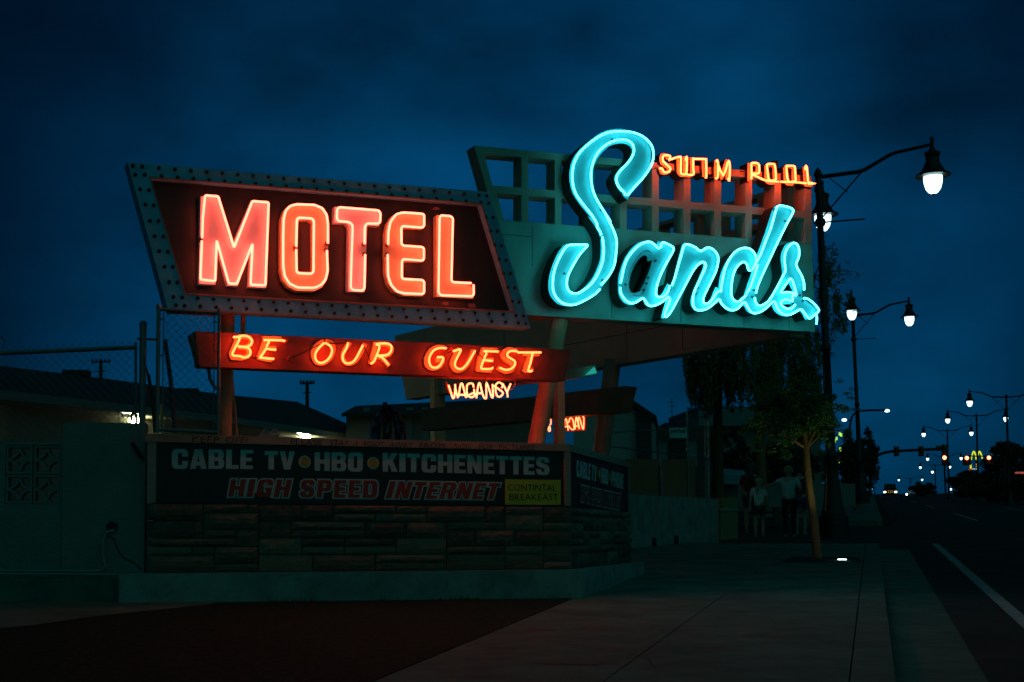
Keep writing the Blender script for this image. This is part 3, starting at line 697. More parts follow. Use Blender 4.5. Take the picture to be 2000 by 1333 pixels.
post('leaning_post', 'rear leaning post under the far end of the sign, right of the backwards neon', [b, a], .12, mat('pale_post', (.22,.28,.21), .6, var=.2))
a = on_z(855, 772, zb+.03)
mb = MB(); mb.box(at(855, 850, a.y-.3), .10, .10, 1.05, Matrix.Rotation(TH, 3, 'Z')); mb.build('square_post', M_post, label='rear square post below the slanted far wing, left of the leaning post', cat='post', group='posts of the sign')
mb = MB(); mb.tube([FM.px(1055, 745, -.9), FM.px(1000, 752, -1.4)], .02, 6)
mb.build('brace_bar', M_post, label='thin horizontal brace bar behind the leaning front post', cat='brace')
# floodlight box under soffit
fb = thing('floodlight', 'wedge-shaped floodlight housing under the soffit, glowing teal at one end', 'lamp', at(1150, 735, 17.2))
mb = MB(); p = [at(1108, 741, 16.9), at(1168, 731, 17.1), at(1162, 713, 17.1), at(1108, 723, 16.9)]
mb.add(p+[v+Vector((-.05, .22, .0)) for v in p], [(0,1,2,3), (7,6,5,4), (0,4,5,1), (1,5,6,2), (2,6,7,3), (3,7,4,0)]); mb.build('housing', M_teal, fb)
mb = MB()
p = [at(1143, 733, 16.95), at(1166, 729, 17.0), at(1161, 716, 17.0)]
mb.add(p+[v+Vector((0, .03, 0)) for v in p], [(0,1,2), (5,4,3), (0,3,4,1), (1,4,5,2), (2,5,3,0)]); mb.build('lens', mat('lit_lens', (.1,.6,.5), .3, emit=(.02,.5,.42), es=.6), fb)

# ================================================================== PEDESTAL
ped = thing('sign_pedestal', 'long stone-faced planter base with black lettered boards under the signs', 'pedestal', FP.px(700, 1165))
CB = -.14
Lc = FP.az(286, 1045, CB)[0]; Rc = FP.az(1113, 1045, CB)[0]
ztop = FP.px(1113, 868, CB).z; zcapb = FP.px(1113, 882, CB).z; zst = FP.px(1105, 990, CB).z; zft = FP.px(1119, 1113, 0).z
RS = Fr(FP.pt(Rc, 0, CB).xy, math.pi/2-YAW)    # right side running up the street
RS.u = ROAD.copy(); RS.n = Vector((CY_, -SY_, 0))
LS = RS.az(1230, 960, 0)[0]
print('ped', Lc, Rc, ztop, zcapb, zst, zft, 'side', LS)
P0 = FP.pt(Lc, 0, CB); P1 = FP.pt(Rc, 0, CB); P2 = P1+ROAD*LS; P3 = P0+ROAD*LS
def slab(mb, pts, z_0, z_1):
    n = len(pts); vs = [Vector((p.x, p.y, z_0)) for p in pts]+[Vector((p.x, p.y, z_1)) for p in pts]
    mb.add(vs, [tuple(reversed(range(n))), tuple(range(n, 2*n))]+[(i, (i+1) % n, n+(i+1) % n, n+i) for i in range(n)])
def off(p_list, d):
    c = sum(p_list, Vector())/len(p_list); o = []
    n = len(p_list)
    for i in range(n):
        a, b, c_ = p_list[i-1], p_list[i], p_list[(i+1) % n]
        e1 = (b-a).normalized(); e2 = (c_-b).normalized(); n1 = Vector((e1.y, -e1.x, 0)); n2 = Vector((e2.y, -e2.x, 0))
        m_ = (n1+n2); m_ = m_/(m_.dot(n1)) ; o.append(b+m_*d)
    return o
PP = [P0, P1, P2, P3]
mb = MB(); slab(mb, off(PP, -.03), zft, zst+.003); mb.build('stone_core', M_mortar, ped)
mb = MB(); slab(mb, off(PP, -.02), zst+.005, zcapb); mb.build('board_core', M_black, ped)
mb = MB(); slab(mb, off(PP, .012), zcapb+.001, ztop); mb.build('cap', M_capw, ped)
mb = MB(); slab(mb, off(PP, .13), -.2, zft-.001); o = mb.build('footing', M_conc, ped)
mb = MB()
for fr, c, a0, a1 in ((FP, CB, Lc, Lc+.085), (FP, CB, Rc-.06, Rc+.005), (RS, 0, -.003, .06), (RS, 0, LS-.06, LS)):
    prism(mb, fr, [[(a0, zst+.01), (a1, zst+.01), (a1, zcapb), (a0, zcapb)]], c+.008, c-.015)
build_each(mb, 'corner_trim', M_capw, ped)
# ashlar blocks
def ashlar(mb, fr, a0, a1, zz0, zz1, c):
    """rows of mixed-size blocks; tall blocks span two courses"""
    hs = []; z = zz0; unit = (zz1-zz0)/8.
    grid_w = .11; ncol = int((a1-a0)/grid_w); gw = (a1-a0)/ncol
    occ = [[False]*ncol for _ in range(8)]
    for r_ in range(8):
        ccol = 0
        while ccol < ncol:
            if occ[r_][ccol]: ccol += 1; continue
            hgt = R.choice((1, 1, 2, 2)) if r_ < 7 else 1
            wid = R.randint(4, 9) if hgt == 1 else R.randint(3, 6)
            k = 0
            while k < wid and ccol+k < ncol and not occ[r_][ccol+k] and (hgt == 1 or not occ[r_+1][ccol+k]): k += 1
            if k == 0: hgt = 1; k = 1
            if ncol-(ccol+k) == 1 and not occ[r_][ncol-1] and (hgt == 1 or not occ[r_+1][ncol-1]): k += 1
            for rr in range(r_, r_+hgt):
                for cc in range(ccol, ccol+k): occ[rr][cc] = True
            x0 = a0+ccol*gw+.005; x1 = a0+(ccol+k)*gw-.005; y0 = zz0+r_*unit+.004; y1 = zz0+(r_+hgt)*unit-.004
            pr = R.uniform(.0, .022); b = .008
            # rough face: a small grid pushed in and out
            nx, ny = max(2, int((x1-x0)/.05)), 3
            gv = []
            for j in range(ny+1):
                for i in range(nx+1):
                    e = (i in (0, nx)) or (j in (0, ny))
                    gv.append(fr.pt(x0+(x1-x0)*i/nx, y0+(y1-y0)*j/ny, c+(-.006 if e else pr+R.uniform(-.004, .006))))
            n0 = len(mb.f); mb.sh = getattr(mb, 'sh', []); mb.sh += [R.choice((0, 0, 1, 2))]*(nx*ny)
            mb.add(gv, [(j*(nx+1)+i, j*(nx+1)+i+1, (j+1)*(nx+1)+i+1, (j+1)*(nx+1)+i) for j in range(ny) for i in range(nx)])
            ccol += k
mb = MB(); ashlar(mb, FP, Lc, Rc+.02, zft+.004, zst, CB+.004); ashlar(mb, RS, 0, LS+.03, zft+.004, zst, .004); o = mb.build('stone_facing', M_stone, ped)
for m_ in (mat('sandstone_dark', (.15,.125,.09), .9, col2=(.07,.06,.05), vs=6, bump=.8, bs=14), mat('sandstone_pale', (.23,.19,.135), .9, col2=(.18,.14,.10), vs=5, bump=.8, bs=14)): o.data.materials.append(m_)
for f, k in zip(o.data.polygons, mb.sh): f.material_index = k
# coping ridge on the right block (sloping stones)
# lettering
def text_geo(s, offset=0., shear=0., spacing=1., extr=0):
    cu = bpy.data.curves.new('t', 'FONT'); cu.body = s; cu.size = 1; cu.offset = offset; cu.shear = shear; cu.space_character = spacing; cu.resolution_u = 3
    ob = bpy.data.objects.new('t', cu); COL.objects.link(ob)
    dg = bpy.context.evaluated_depsgraph_get(); me = bpy.data.meshes.new_from_object(ob.evaluated_get(dg))
    vs = [v.co.copy() for v in me.vertices]; fs = [tuple(p.vertices) for p in me.polygons]
    bpy.data.objects.remove(ob); bpy.data.curves.remove(cu); bpy.data.meshes.remove(me)
    return vs, fs
def bbox(vs): return min(v.x for v in vs), max(v.x for v in vs), min(v.y for v in vs), max(v.y for v in vs)
def text_on(fr, s, quad, c, name, m, parent, offset=0, shear=0, spacing=1., ref=None, wob=0):
    vs, fs = text_geo(s, offset, shear, spacing)
    x0, x1, y0, y1 = ref or bbox(vs)
    TL, TR, BR, BL = [Vector((fr.az(x, y, c))) for x, y in quad]
    mb = MB(); o = []
    for v in vs:
        u_ = (v.x-x0)/(x1-x0); t = (v.y-y0)/(y1-y0)
        if wob: t += wob*math.sin(u_*37)*.5; u_ += wob*.02*math.sin(u_*61)
        p = (BL*(1-u_)+BR*u_)*(1-t)+(TL*(1-u_)+TR*u_)*t; o.append(fr.pt(p.x, p.y, c))
    mb.add(o, [f for f in fs]); return mb.build(name, m, parent)
def _ch(x0, y0, x1, y1, c):   # chamfered box, anticlockwise
    return [(x0+c, y0), (x1-c, y0), (x1-c*.3, y0+c*.3), (x1, y0+c), (x1, y1-c), (x1-c*.3, y1-c*.3), (x1-c, y1), (x0+c, y1), (x0+c*.3, y1-c*.3), (x0, y1-c), (x0, y0+c), (x0+c*.3, y0+c*.3)]
_h = .19; _w = .36
GL = {
 'E': (.80, [[(0,0),(1,0),(1,_h),(.44,_h),(.44,.405),(.92,.405),(.92,.595),(.44,.595),(.44,1-_h),(1,1-_h),(1,1),(0,1)]]),
 'L': (.80, [[(0,0),(1,0),(1,_h+.02),(.46,_h+.02),(.46,1),(0,1)]]),
 'T': (.86, [[(.29,0),(.71,0),(.71,.79),(1,.79),(1,1),(0,1),(0,.79),(.29,.79)]]),
 'H': (1., [[(0,0),(.36,0),(.36,.39),(.64,.39),(.64,0),(1,0),(1,1),(.64,1),(.64,.61),(.36,.61),(.36,1),(0,1)]]),
 'I': (.42, [[(0,0),(1,0),(1,1),(0,1)]]),
 'A': (1.05, [[(0,0),(.34,0),(.385,.17),(.615,.17),(.66,0),(1,0),(.72,1),(.28,1)], [(.43,.36),(.50,.70),(.57,.36)]]),
 'V': (1.0, [[(.30,0),(.70,0),(1,1),(.64,1),(.50,.36),(.36,1),(0,1)]]),
 'N': (1.0, [[(0,0),(.34,0),(.34,.50),(.62,0),(1,0),(1,1),(.66,1),(.66,.50),(.38,1),(0,1)]]),
 'K': (1.0, [[(0,0),(.36,0),(.36,.34),(.42,.42),(.60,0),(1,0),(.68,.60),(1,1),(.60,1),(.36,.64),(.36,1),(0,1)]]),
 'O': (1.0, [_ch(0,0,1,1,.22), [(.38,.24),(.38,.76),(.44,.82),(.56,.82),(.62,.76),(.62,.24),(.56,.18),(.44,.18)]]),
 'D': (1.0, [[(0,0),(.76,0),(.93,.08),(1,.24),(1,.76),(.93,.92),(.76,1),(0,1)], [(.36,.20),(.36,.80),(.56,.80),(.62,.74),(.62,.26),(.56,.20)]]),
 'B': (.98, [[(0,0),(.78,0),(.94,.07),(1,.20),(1,.38),(.94,.48),(.86,.52),(.93,.57),(.97,.66),(.97,.82),(.91,.94),(.76,1),(0,1)], [(.37,.17),(.37,.41),(.60,.41),(.63,.36),(.63,.22),(.60,.17)], [(.37,.61),(.37,.83),(.57,.83),(.60,.79),(.60,.65),(.57,.61)]]),
 'P': (.95, [[(0,0),(.37,0),(.37,.36),(.78,.36),(.94,.44),(1,.58),(1,.80),(.94,.93),(.78,1),(0,1)], [(.37,.54),(.37,.81),(.58,.81),(.63,.76),(.63,.59),(.58,.54)]]),
 'R': (1.0, [[(0,0),(.36,0),(.36,.38),(.52,.38),(.62,0),(1,0),(.86,.46),(.95,.55),(1,.66),(1,.82),(.94,.93),(.78,1),(0,1)], [(.36,.56),(.36,.82),(.57,.82),(.62,.77),(.62,.61),(.57,.56)]]),
 'C': (1.0, [[(.22,0),(.78,0),(.94,.07),(1,.22),(1,.40),(.63,.40),(.63,.25),(.57,.18),(.44,.18),(.38,.25),(.38,.75),(.44,.82),(.57,.82),(.63,.75),(.63,.62),(1,.62),(1,.78),(.94,.93),(.78,1),(.22,1),(.06,.93),(0,.78),(0,.22),(.06,.07)]]),
 'G': (1.0, [[(.22,0),(.66,0),(.72,.06),(.76,0),(1,0),(1,.54),(.54,.54),(.54,.37),(.63,.37),(.63,.25),(.57,.18),(.44,.18),(.38,.25),(.38,.75),(.44,.82),(.57,.82),(.63,.75),(.63,.66),(1,.66),(1,.78),(.94,.93),(.78,1),(.22,1),(.06,.93),(0,.78),(0,.22),(.06,.07)]]),
 'S': (.95, [[(.22,0),(.78,0),(.94,.07),(1,.20),(1,.40),(.93,.51),(.78,.58),(.44,.68),(.38,.74),(.40,.80),(.46,.83),(.57,.82),(.62,.76),(.62,.70),(.98,.70),(.98,.80),(.92,.93),(.78,1),(.22,1),(.06,.93),(0,.80),(0,.64),(.07,.52),(.22,.45),(.57,.36),(.63,.30),(.62,.22),(.56,.17),(.44,.18),(.38,.24),(.38,.33),(0,.33),(0,.20),(.06,.07)]]),
}
def off2(lp, d):
    n = len(lp); ar_ = sum(lp[i][0]*lp[(i+1) % n][1]-lp[(i+1) % n][0]*lp[i][1] for i in range(n)); sg = 1 if ar_ > 0 else -1; o = []
    for i in range(n):
        a, b, c = Vector(lp[i-1]), Vector(lp[i]), Vector(lp[(i+1) % n]); e1 = (b-a).normalized(); e2 = (c-b).normalized()
        n1 = Vector((e1.y, -e1.x))*sg; n2 = Vector((e2.y, -e2.x))*sg; m_ = n1+n2; k = max(m_.dot(n1), .5); o.append(tuple(b+m_/k*d))
    return o
def block_on(fr, s_, quad, c, name, m, parent, grow=0., gap=.09):
    wd = [GL[ch][0]*.78 for ch in s_]; tot = sum(wd)+gap*(len(s_)-1); x = 0
    TL, TR, BR, BL = [Vector(fr.az(px_, py_, c)) for px_, py_ in quad]
    for ch, w__ in zip(s_, wd):
        loops = []
        for k, lp in enumerate(GL[ch][1]):
            q_ = [(a*w__, b) for a, b in lp]
            if grow: q_ = off2(q_, grow if k == 0 else -grow)
            o = []
            for a, b in q_:
                u_ = (x+a)/tot; p = (BL*(1-u_)+BR*u_)*(1-b)+(TL*(1-u_)+TR*u_)*b; o.append((p.x, p.y))
            loops.append(o)
        mb = MB(); prism(mb, fr, loops, c, c-.0015, back=False); mb.build(name, m, parent); x += w__+gap
K1 = Z(270, 830, 3.808); K2 = Z(750, 830, 1837/510.)
CT = CB-.02+.004
brd = MB(); prism(brd, FP, [[(Lc+.085, zst+.02), (Rc-.06, zst+.02), (Rc-.06, zcapb-.004), (Lc+.085, zcapb-.004)]], CB-.0155, CB-.0185, back=False); board = brd.build('front_board', M_black, ped)
CT = CB-.0125
def row(s, tl, tr, br, bl, m=M_wht, o=.075, sh=0, c=CT, sp=1., ref=None): return block_on(FP, s, [tl, tr, br, bl], c, 'letter', m, board)
row('CABLE', *K1([(250,180),(855,188),(852,330),(250,328)]))
row('TV', *K1([(940,195),(1166,198),(1163,334),(940,332)]))
row('HBO', *K1([(1312,205),(1672,208),(1670,350),(1312,342)]))
row('KITCHENETTES', (747.5, 885), (1073, 893.5), (1073, 928.5), (747.5, 921.5))
mb = MB(); mb2 = MB()
for x, y in K1([(1238,276),(1747,285)]):
    a, z = FP.az(x, y, CT)
    prism(mb2, FP, [[(a+.063*math.cos(k*math.pi/12), z+.063*math.sin(k*math.pi/12)) for k in range(24)]], CT, CT-.002, back=False)
    prism(mb, FP, [[(a+.050*math.cos(k*math.pi/12), z+.050*math.sin(k*math.pi/12)) for k in range(24)]], CT+.003, CT, back=False)
build_each(mb2, 'bullet_ring', M_wht, board); build_each(mb, 'bullet_dot', M_dotp, board)
for s, q in (('HIGH', K1([(690,405),(1145,408),(1115,540),(668,535)])), ('SPEED', K1([(1215,410),(1783,415),(1775,545),(1200,540)])), ('INTERNET', K2([(45,398),(822,412),(790,525),(10,518)]))):
    vs, _ = text_geo(s, .085, .0); ref = bbox(vs)
    q = [q[0], q[1], q[2], q[3]]
    block_on(FP, s, q, CT, 'letter_outline', M_wht, board, grow=.075, gap=.16)
    block_on(FP, s, q, CT+.003, 'letter', M_redp, board, gap=.16)
qp = [(986.5, 936.5), (1094.5, 938), (1094.5, 986.5), (986.5, 986)]
mb = prism(MB(), FP, [azl(FP, list(reversed(qp)), CT)], CT+.008, CT-.002); plac = mb.build('yellow_placard', M_yelp, ped)
text_on(FP, 'CONTINTAL', K2([(872,420),(1212,420),(1212,468),(872,465)]), CT+.011, 'lettering', M_ink, plac, offset=.0, wob=.04)
text_on(FP, 'BREAKEAST', K2([(882,486),(1226,486),(1226,532),(882,532)]), CT+.011, 'lettering', M_ink, plac, offset=.0, wob=.04)
CC = CB+.017
for s, q in (('KEEP', K1([(405,84),(605,90),(600,136),(400,132)])), ('OFF!', K1([(655,90),(822,94),(806,140),(650,136)])), ('PLEASE', K1([(1136,108),(1368,112),(1366,154),(1132,148)])), ('STAY', K1([(1430,112),(1575,118),(1560,158),(1425,156)])), ('I', K1([(1620,122),(1628,122),(1628,156),(1620,156)])), ('FOOT', K1([(1680,124),(1835,128),(1830,164),(1676,162)])),
             ('AWAY', K2([(40,120),(208,124),(200,160),(36,156)])), ('FROM', K2([(255,126),(430,130),(425,168),(252,164)])), ('SIGN', K2([(498,134),(612,138),(608,172),(494,168)])), ('FOR', K2([(672,136),(770,140),(766,174),(668,172)])), ('PICTURES', K2([(812,138),(1062,140),(1055,176),(808,174)]))):
    text_on(FP, s, q, CC, 'handwriting', M_ink, ped, offset=-.004, wob=.12)
# side board
brd = MB(); prism(brd, RS, [[(.06, zst+.02), (LS-.06, zst+.02), (LS-.06, zcapb-.004), (.06, zcapb-.004)]], -.0155, -.0185, back=False); sb = brd.build('side_board', M_black, ped)
for s, q, m in (('CABLE', [(1355,248),(1455,275),(1452,390),(1355,365)], M_wht), ('TV', [(1462,280),(1498,292),(1496,402),(1462,392)], M_wht), ('HBO', [(1526,302),(1580,318),(1578,422),(1526,408)], M_wht), ('PHONE', [(1602,325),(1686,350),(1684,455),(1602,432)], M_wht)):
    block_on(RS, s, K2(q), -.0125, 'letter', m, sb)
for s, q in (('HIGH', [(1385,425),(1448,440),(1446,555),(1382,540)]), ('SPEED', [(1460,444),(1540,462),(1536,574),(1456,556)]), ('INTERNET', [(1552,465),(1670,490),(1660,600),(1546,578)])):
    block_on(RS, s, K2(q), -.0125, 'letter_outline', M_wht, sb, grow=.07, gap=.16); block_on(RS, s, K2(q), -.0095, 'letter', M_redp, sb, gap=.16)
mb = MB()
for x, y in K2([(1512,345),(1592,372)]):
    a, z = RS.az(x, y, -.0125); prism(mb, RS, [[(a+.05*math.cos(k*math.pi/10), z+.05*math.sin(k*math.pi/10)) for k in range(20)]], -.0095, -.0125, back=False)
build_each(mb, 'bullet_dot', M_yelp, sb)
# weeds along the footing
mb = MB()
for k in range(420):
    a = R.uniform(Lc+1.0, Rc+.1); p = FP.pt(a, 0, .01+abs(R.gauss(0, .035))); z = gz(p.x, p.y)
    if math.sin(a*3.1)+math.sin(a*7.7) < R.uniform(-.5, 1.6): continue
    h_ = R.uniform(.015, .06); dx = R.uniform(-.03, .03); dy = R.uniform(-.03, .02)
    mb.add([(p.x-.004, p.y, z), (p.x+.004, p.y, z), (p.x+dx, p.y+dy, z+h_)], [(0, 1, 2)])
mb.build('weeds', M_leafd, kind='stuff', label='dry weeds and dirt along the base of the stone planter')

# ================================================================== LEFT WALL, KERB, FENCES
FW = Fr(FP.px(285, 1125, -.25).xy, TH*.12)
WL = thing('block_wall', 'pale block wall left of the stone planter with round-petal breeze blocks', 'wall', FW.px(150, 1125))
zg = FW.px(200, 1128, 0).z
a_l = FW.az(-420, 1000)[0]; a_r = FW.az(283, 1000)[0]; a_m = FW.az(121, 1000)[0]
z_hi = FW.px(200, 826).z; z_lo = FW.px(60, 864).z
bx0 = FW.az(8, 1000)[0]; bx1 = FW.az(116, 1000)[0]; bz0 = FW.px(60, 985).z; bz1 = FW.px(60, 869).z
mb = prism(MB(), FW, [[(a_m, zg-.3), (a_r, zg-.3), (a_r, z_hi), (a_m, z_hi)]], 0, -.2); mb.build('tall_section', M_stucco, WL)
mb = prism(MB(), FW, [[(a_l, zg-.3), (a_m-.004, zg-.3), (a_m-.004, z_lo), (a_l, z_lo)], [(bx0, bz0), (bx0, bz1), (bx1, bz1), (bx1, bz0)]], -.015, -.2); mb.build('low_section', M_stucco, WL)
for i in range(2):
    for j in range(2):
        x0 = bx0+(bx1-bx0)*i/2+.006; x1 = bx0+(bx1-bx0)*(i+1)/2-.006; y0 = bz0+(bz1-bz0)*j/2+.006; y1 = bz0+(bz1-bz0)*(j+1)/2-.006
        mb = MB(); prism(mb, FW, [[(x0, y0), (x1, y0), (x1, y1), (x0, y1)], [(x0+.02, y0+.02), (x0+.02, y1-.02), (x1-.02, y1-.02), (x1-.02, y0+.02)]], -.025, -.17)
        mx, my, rr = (x0+x1)/2, (y0+y1)/2, (x1-x0)/2-.02
        for sx, sy in ((1, 1), (-1, 1), (-1, -1), (1, -1)):     # four petals: arcs between neighbouring corners
            ccx, ccy = mx+sx*rr, my+sy*rr
            for k in range(7):
                t0 = math.pi/2*k/7; t1 = math.pi/2*(k+1)/7
                pts = []
                for rad, tt in ((rr*1.02, t0), (rr*1.02, t1), (rr*.84, t1), (rr*.84, t0)):
                    pts.append((ccx-sx*rad*math.cos(tt), ccy-sy*rad*math.sin(tt)))
                if sx*sy < 0: pts = pts[::-1]
                prism(mb, FW, [pts], -.03, -.16)
        mb.build('breeze_block', M_stucco, WL)
mb = MB(); mb.lathe(FW.px(219, 1030, .01), [(.055, -.02), (.055, .01), (.0, .012)], 12, Matrix(((1,0,0),(0,0,-1),(0,1,0)))); mb.build('pipe_hole', M_soc, WL)
mb = MB(); mb.tube([FW.px(x, y, .0) for x, y in ((205,1045),(222,1053),(233,1080),(242,1090),(262,1100),(275,1112))], .006, 4); mb.build('crack', M_soc, WL)
mb = MB(); mb.tube([FW.px(x, y, .03) for x, y in ((258,865),(268,880),(278,896))], .02, 6); mb.build('bent_bracket', M_soc, WL)
mb = MB(); mb.tube([FW.px(x, y, c) for x, y, c in ((224,1036,.02),(208,1040,.05),(201,1056,.06),(201,1085,.06),(206,1110,.08),(195,1116,.1),(100,1116,.12),(-80,1115,.12))], .016, 8)
mb.tube([FW.px(x, y, .16) for x, y in ((225,1123),(120,1122),(-80,1121))], .014, 8)
mb.build('garden_hose', mat('pale_hose', (.20,.26,.24), .5), label='pale hose running from the wall hole down and along the left kerb', cat='hose', smooth=True)
mb = MB(); FK = Fr(FW.pt(0, 0, .22).xy, TH*.12); ak = FW.az(297, 1150)[0]
prism(mb, FK, [[(a_l, zg-.6), (ak+.03, zg-.6), (ak+.03, zg), (a_l, zg)]], 0, -.5); o = mb.build('left_kerb', M_conc2, kind='structure')

def chain(mb, o_, ux, uz, W, Hh, sp, r=.0022):
    """diamond mesh of wire between (0,0) and (W,Hh)"""
    nrm = ux.cross(uz).normalized(); k = -Hh
    while k < W+Hh:
        for sgn in (1, -1):
            # line x = k + sgn*z
            pts = []
            for z in (0, Hh):
                pts.append((k+sgn*z if sgn > 0 else k+Hh-z, z))
            (xa, za), (xb, zb_) = pts
            def clip(x, z, x2, z2):
                if x < 0: t = (0-x)/(x2-x); return 0, z+(z2-z)*t
                if x > W: t = (W-x)/(x2-x); return W, z+(z2-z)*t
                return x, z
            if (xa < 0 and xb < 0) or (xa > W and xb > W): continue
            a = clip(xa, za, xb, zb_); b = clip(xb, zb_, xa, za)
            mb.tube([o_+ux*a[0]+uz*a[1]+nrm*(.002*sgn), o_+ux*b[0]+uz*b[1]+nrm*(.002*sgn)], r, 3, cap=False)
        k += sp
# long fence behind the wall
FF = Fr(FW.pt(0, 0, -.5).xy, TH*.12)
fence = thing('chain_link_fence', 'long chain-link fence with top rail at far left above the block wall', 'fence', FF.px(140, 830))
pR = FF.px(268, 679); pL = FF.px(-60, 693)
mb = MB(); mb.tube([pL, pR], .022, 8); mb.build('top_rail', M_galv, fence, smooth=True)
mb = MB(); ux = (pL-pR).normalized(); chain(mb, pR-Vector((0, 0, .95)), ux, Vector((0, 0, 1)), (pL-pR).length, 1.02, .083, .0022); mb.build('wire_mesh', M_galv, fence)
mb = MB(); mb.tube([FF.px(265, 669), FF.px(266, 850)], .014, 8); mb.tube([FF.px(274, 680), FF.px(291, 738)], .014, 6); build_each(mb, 'brace', M_galv, fence, smooth=True)
mb = MB(); mb.tube([FF.px(280, 632, .05), FF.px(277, 860, .05)], .036, 12); mb.lathe(FF.px(280, 632, .05), [(.042, -.02), (.042, .0), (.02, .025)], 12); mb.tube([FF.px(268, 662, .0), FF.px(310, 664, .0)], .013, 6)
build_each(mb, 'post', M_galv, fence, smooth=True)
mb = MB(); mb.tube([FF.px(257, 808, .0), FF.px(257, 822, .0)], .012, 6); mb.tube([FF.px(257, 808), FF.px(268, 808)], .008, 6); mb.build('latch', M_soc, fence)
# gate
FGt = Fr(FM.px(430, 700, .16).xy, TH*.6)
gate = thing('chain_link_gate', 'tall narrow chain-link gate frame left of the upright red post', 'gate', FGt.px(370, 848))
zgb = FGt.px(320, 846).z
gx0, gx1 = 310, 429.5
mb = MB()
p1 = FGt.px(gx0, 598); p2 = FGt.px(gx0-3, 846); p3 = FGt.px(gx1-1, 606); p4 = FGt.px(gx1-4, 848)
mb.tube([p2, p1], .020, 10); mb.lathe(p1, [(.025, -.03), (.025, 0), (.012, .02)], 10); mb.tube([p4, p3], .017, 10); mb.lathe(p3, [(.022, -.03), (.022, 0), (.01, .02)], 10)
mb.tube([FGt.px(311, 604.5), FGt.px(428, 612)], .018, 8); mb.tube([FGt.px(308, 839), FGt.px(426, 845)], .018, 8)
mb.build('frame', M_galv, gate, smooth=True)
mb = MB(); mb.tube([FGt.px(319.5, 610), FGt.px(317, 840)], .006, 5); mb.tube([FGt.px(419, 612), FGt.px(417, 842)], .006, 5)
for y in (623, 694, 838): mb.tube([FGt.px(306, y), FGt.px(320, y+.5)], .008, 5)
for y in (629, 687, 757, 826): mb.tube([FGt.px(416, y), FGt.px(431, y+.5)], .008, 5)
build_each(mb, 'clamp', M_galv, gate)
mb = MB(); a = FGt.px(318, 842); b = FGt.px(418, 845); ux = (b-a); ux.z = 0; Wd = ux.length; ux.normalize(); chain(mb, a, ux, Vector((0, 0, 1)), Wd, (FGt.px(318, 606).z-a.z), .083, .0024); mb.build('wire_mesh', M_galv, gate)
mb = prism(MB(), FGt, [azl(FGt, [(325, 606), (325, 611.5), (424, 616), (424, 611)])], -.03, -.06); mb.build('top_bar', M_box, gate)
# tools and sticks leaning behind the gate
mb = MB(); mb.tube([FGt.px(322, 664, -.3), FGt.px(333, 740, -.3), FGt.px(342, 846, -.3)], .022, 8); mb.build('leaning_pole', mat('blue_pole', (.03,.045,.08), .5), label='dark blue pole leaning behind the chain-link gate', cat='pole', smooth=True)
mb = MB(); mb.tube([FGt.px(290, 732, -.3), FGt.px(299, 790, -.3), FGt.px(303, 846, -.3)], .018, 8); mb.build('leaning_pole', M_wood, label='brown stick leaning between the round fence post and the gate', cat='pole', smooth=True)
mb = MB(); mb.tube([FGt.px(407, 716, -.35), FGt.px(410, 740, -.35), FGt.px(422, 762, -.35)], .018, 8); mb.build('drop_conduit', M_galv, label='short curved conduit hanging below the left end of the maroon sign', cat='conduit', smooth=True)
mb = MB(); mb.tube([FGt.px(313, 790, -.35), FGt.px(318, 846, -.35)], .014, 6); mb.build('leaning_pole', M_face_or, label='short orange stick at the foot of the gate', cat='pole', smooth=True)
# small flood box at left end of guest sign
mb = prism(MB(), FM, [azl(FM, [(372, 653), (390, 716), (397, 714), (379, 651)])], -.02, -.16); mb.build('end_box', mat('green_end2', (.08,.12,.06), .5), guest)

# things standing on the planter: chair backs and draped hoses
yb_ = 18.
mb = MB()
for dx in (0, 17):
    mb.tube([at(507+dx, 858, 15.5), at(511+dx, 846, 15.5), at(518+dx, 838, 15.5), at(524+dx, 842, 15.5), at(528+dx, 858, 15.5)], .014, 6)
mb.tube([at(505, 850, 15.5), at(542, 853, 15.5)], .008, 5)
mb.build('patio_chair_back', mat('pale_metal', (.4,.45,.48), .4), label='curved pale patio chair back peeking over the planter', cat='chair', smooth=True)
hr = thing('hose_stand', 'post draped with arching pool hoses behind the planter, left of the far wing', 'hose stand', at(750, 870, 19))
mb = MB(); mb.tube([at(752, 786, 19), at(752, 880, 19)], .035, 8); build_each(mb, 'post', M_wood, hr, smooth=True)
cols = [mat('blue_hose', (.06,.16,.26), .5), mat('navy_hose', (.03,.07,.16), .5), mat('red_hose', (.24,.06,.04), .5)]
for k, (x0, xe, m) in enumerate([(745,722,0),(746,730,1),(748,738,1),(762,755,0),(764,761,2),(768,775,1),(772,788,0),(774,793,2),(766,782,1)]):
    mb = MB(); s_ = 1 if xe > x0 else -1
    mb.tube([at(*p, 19+R.uniform(-.15, .15)) for p in smooth([(753, 794), ((x0*.6+753*.4), 796), (x0+(xe-x0)*.35, 812), (x0+(xe-x0)*.8, 845), (xe, 885)], False, 3)], .026, 6)
    mb.build('hose', cols[m], hr, smooth=True)
# ================================================================== BUILDINGS
def wall_lamp(px, py, d, label):
    t = thing('wall_lamp', label, 'lamp', at(px, py, d), 'lit lamps under the motel eaves')
    mb = MB(); mb.box(at(px, py-4, d+.08), .20, .06, .05); mb.build('housing', M_galv, t)
    mb = MB(); mb.box(at(px, py+2, d), .16, .07, .11); mb.build('diffuser', mat('warm_lit_diffuser', (.9,.9,.7), .4, emit=(.95,1,.55), es=110), t)
mot = thing('motel_building', 'low motel building with long dark hipped roof behind the signs at left', 'building', at(300, 900, 30))
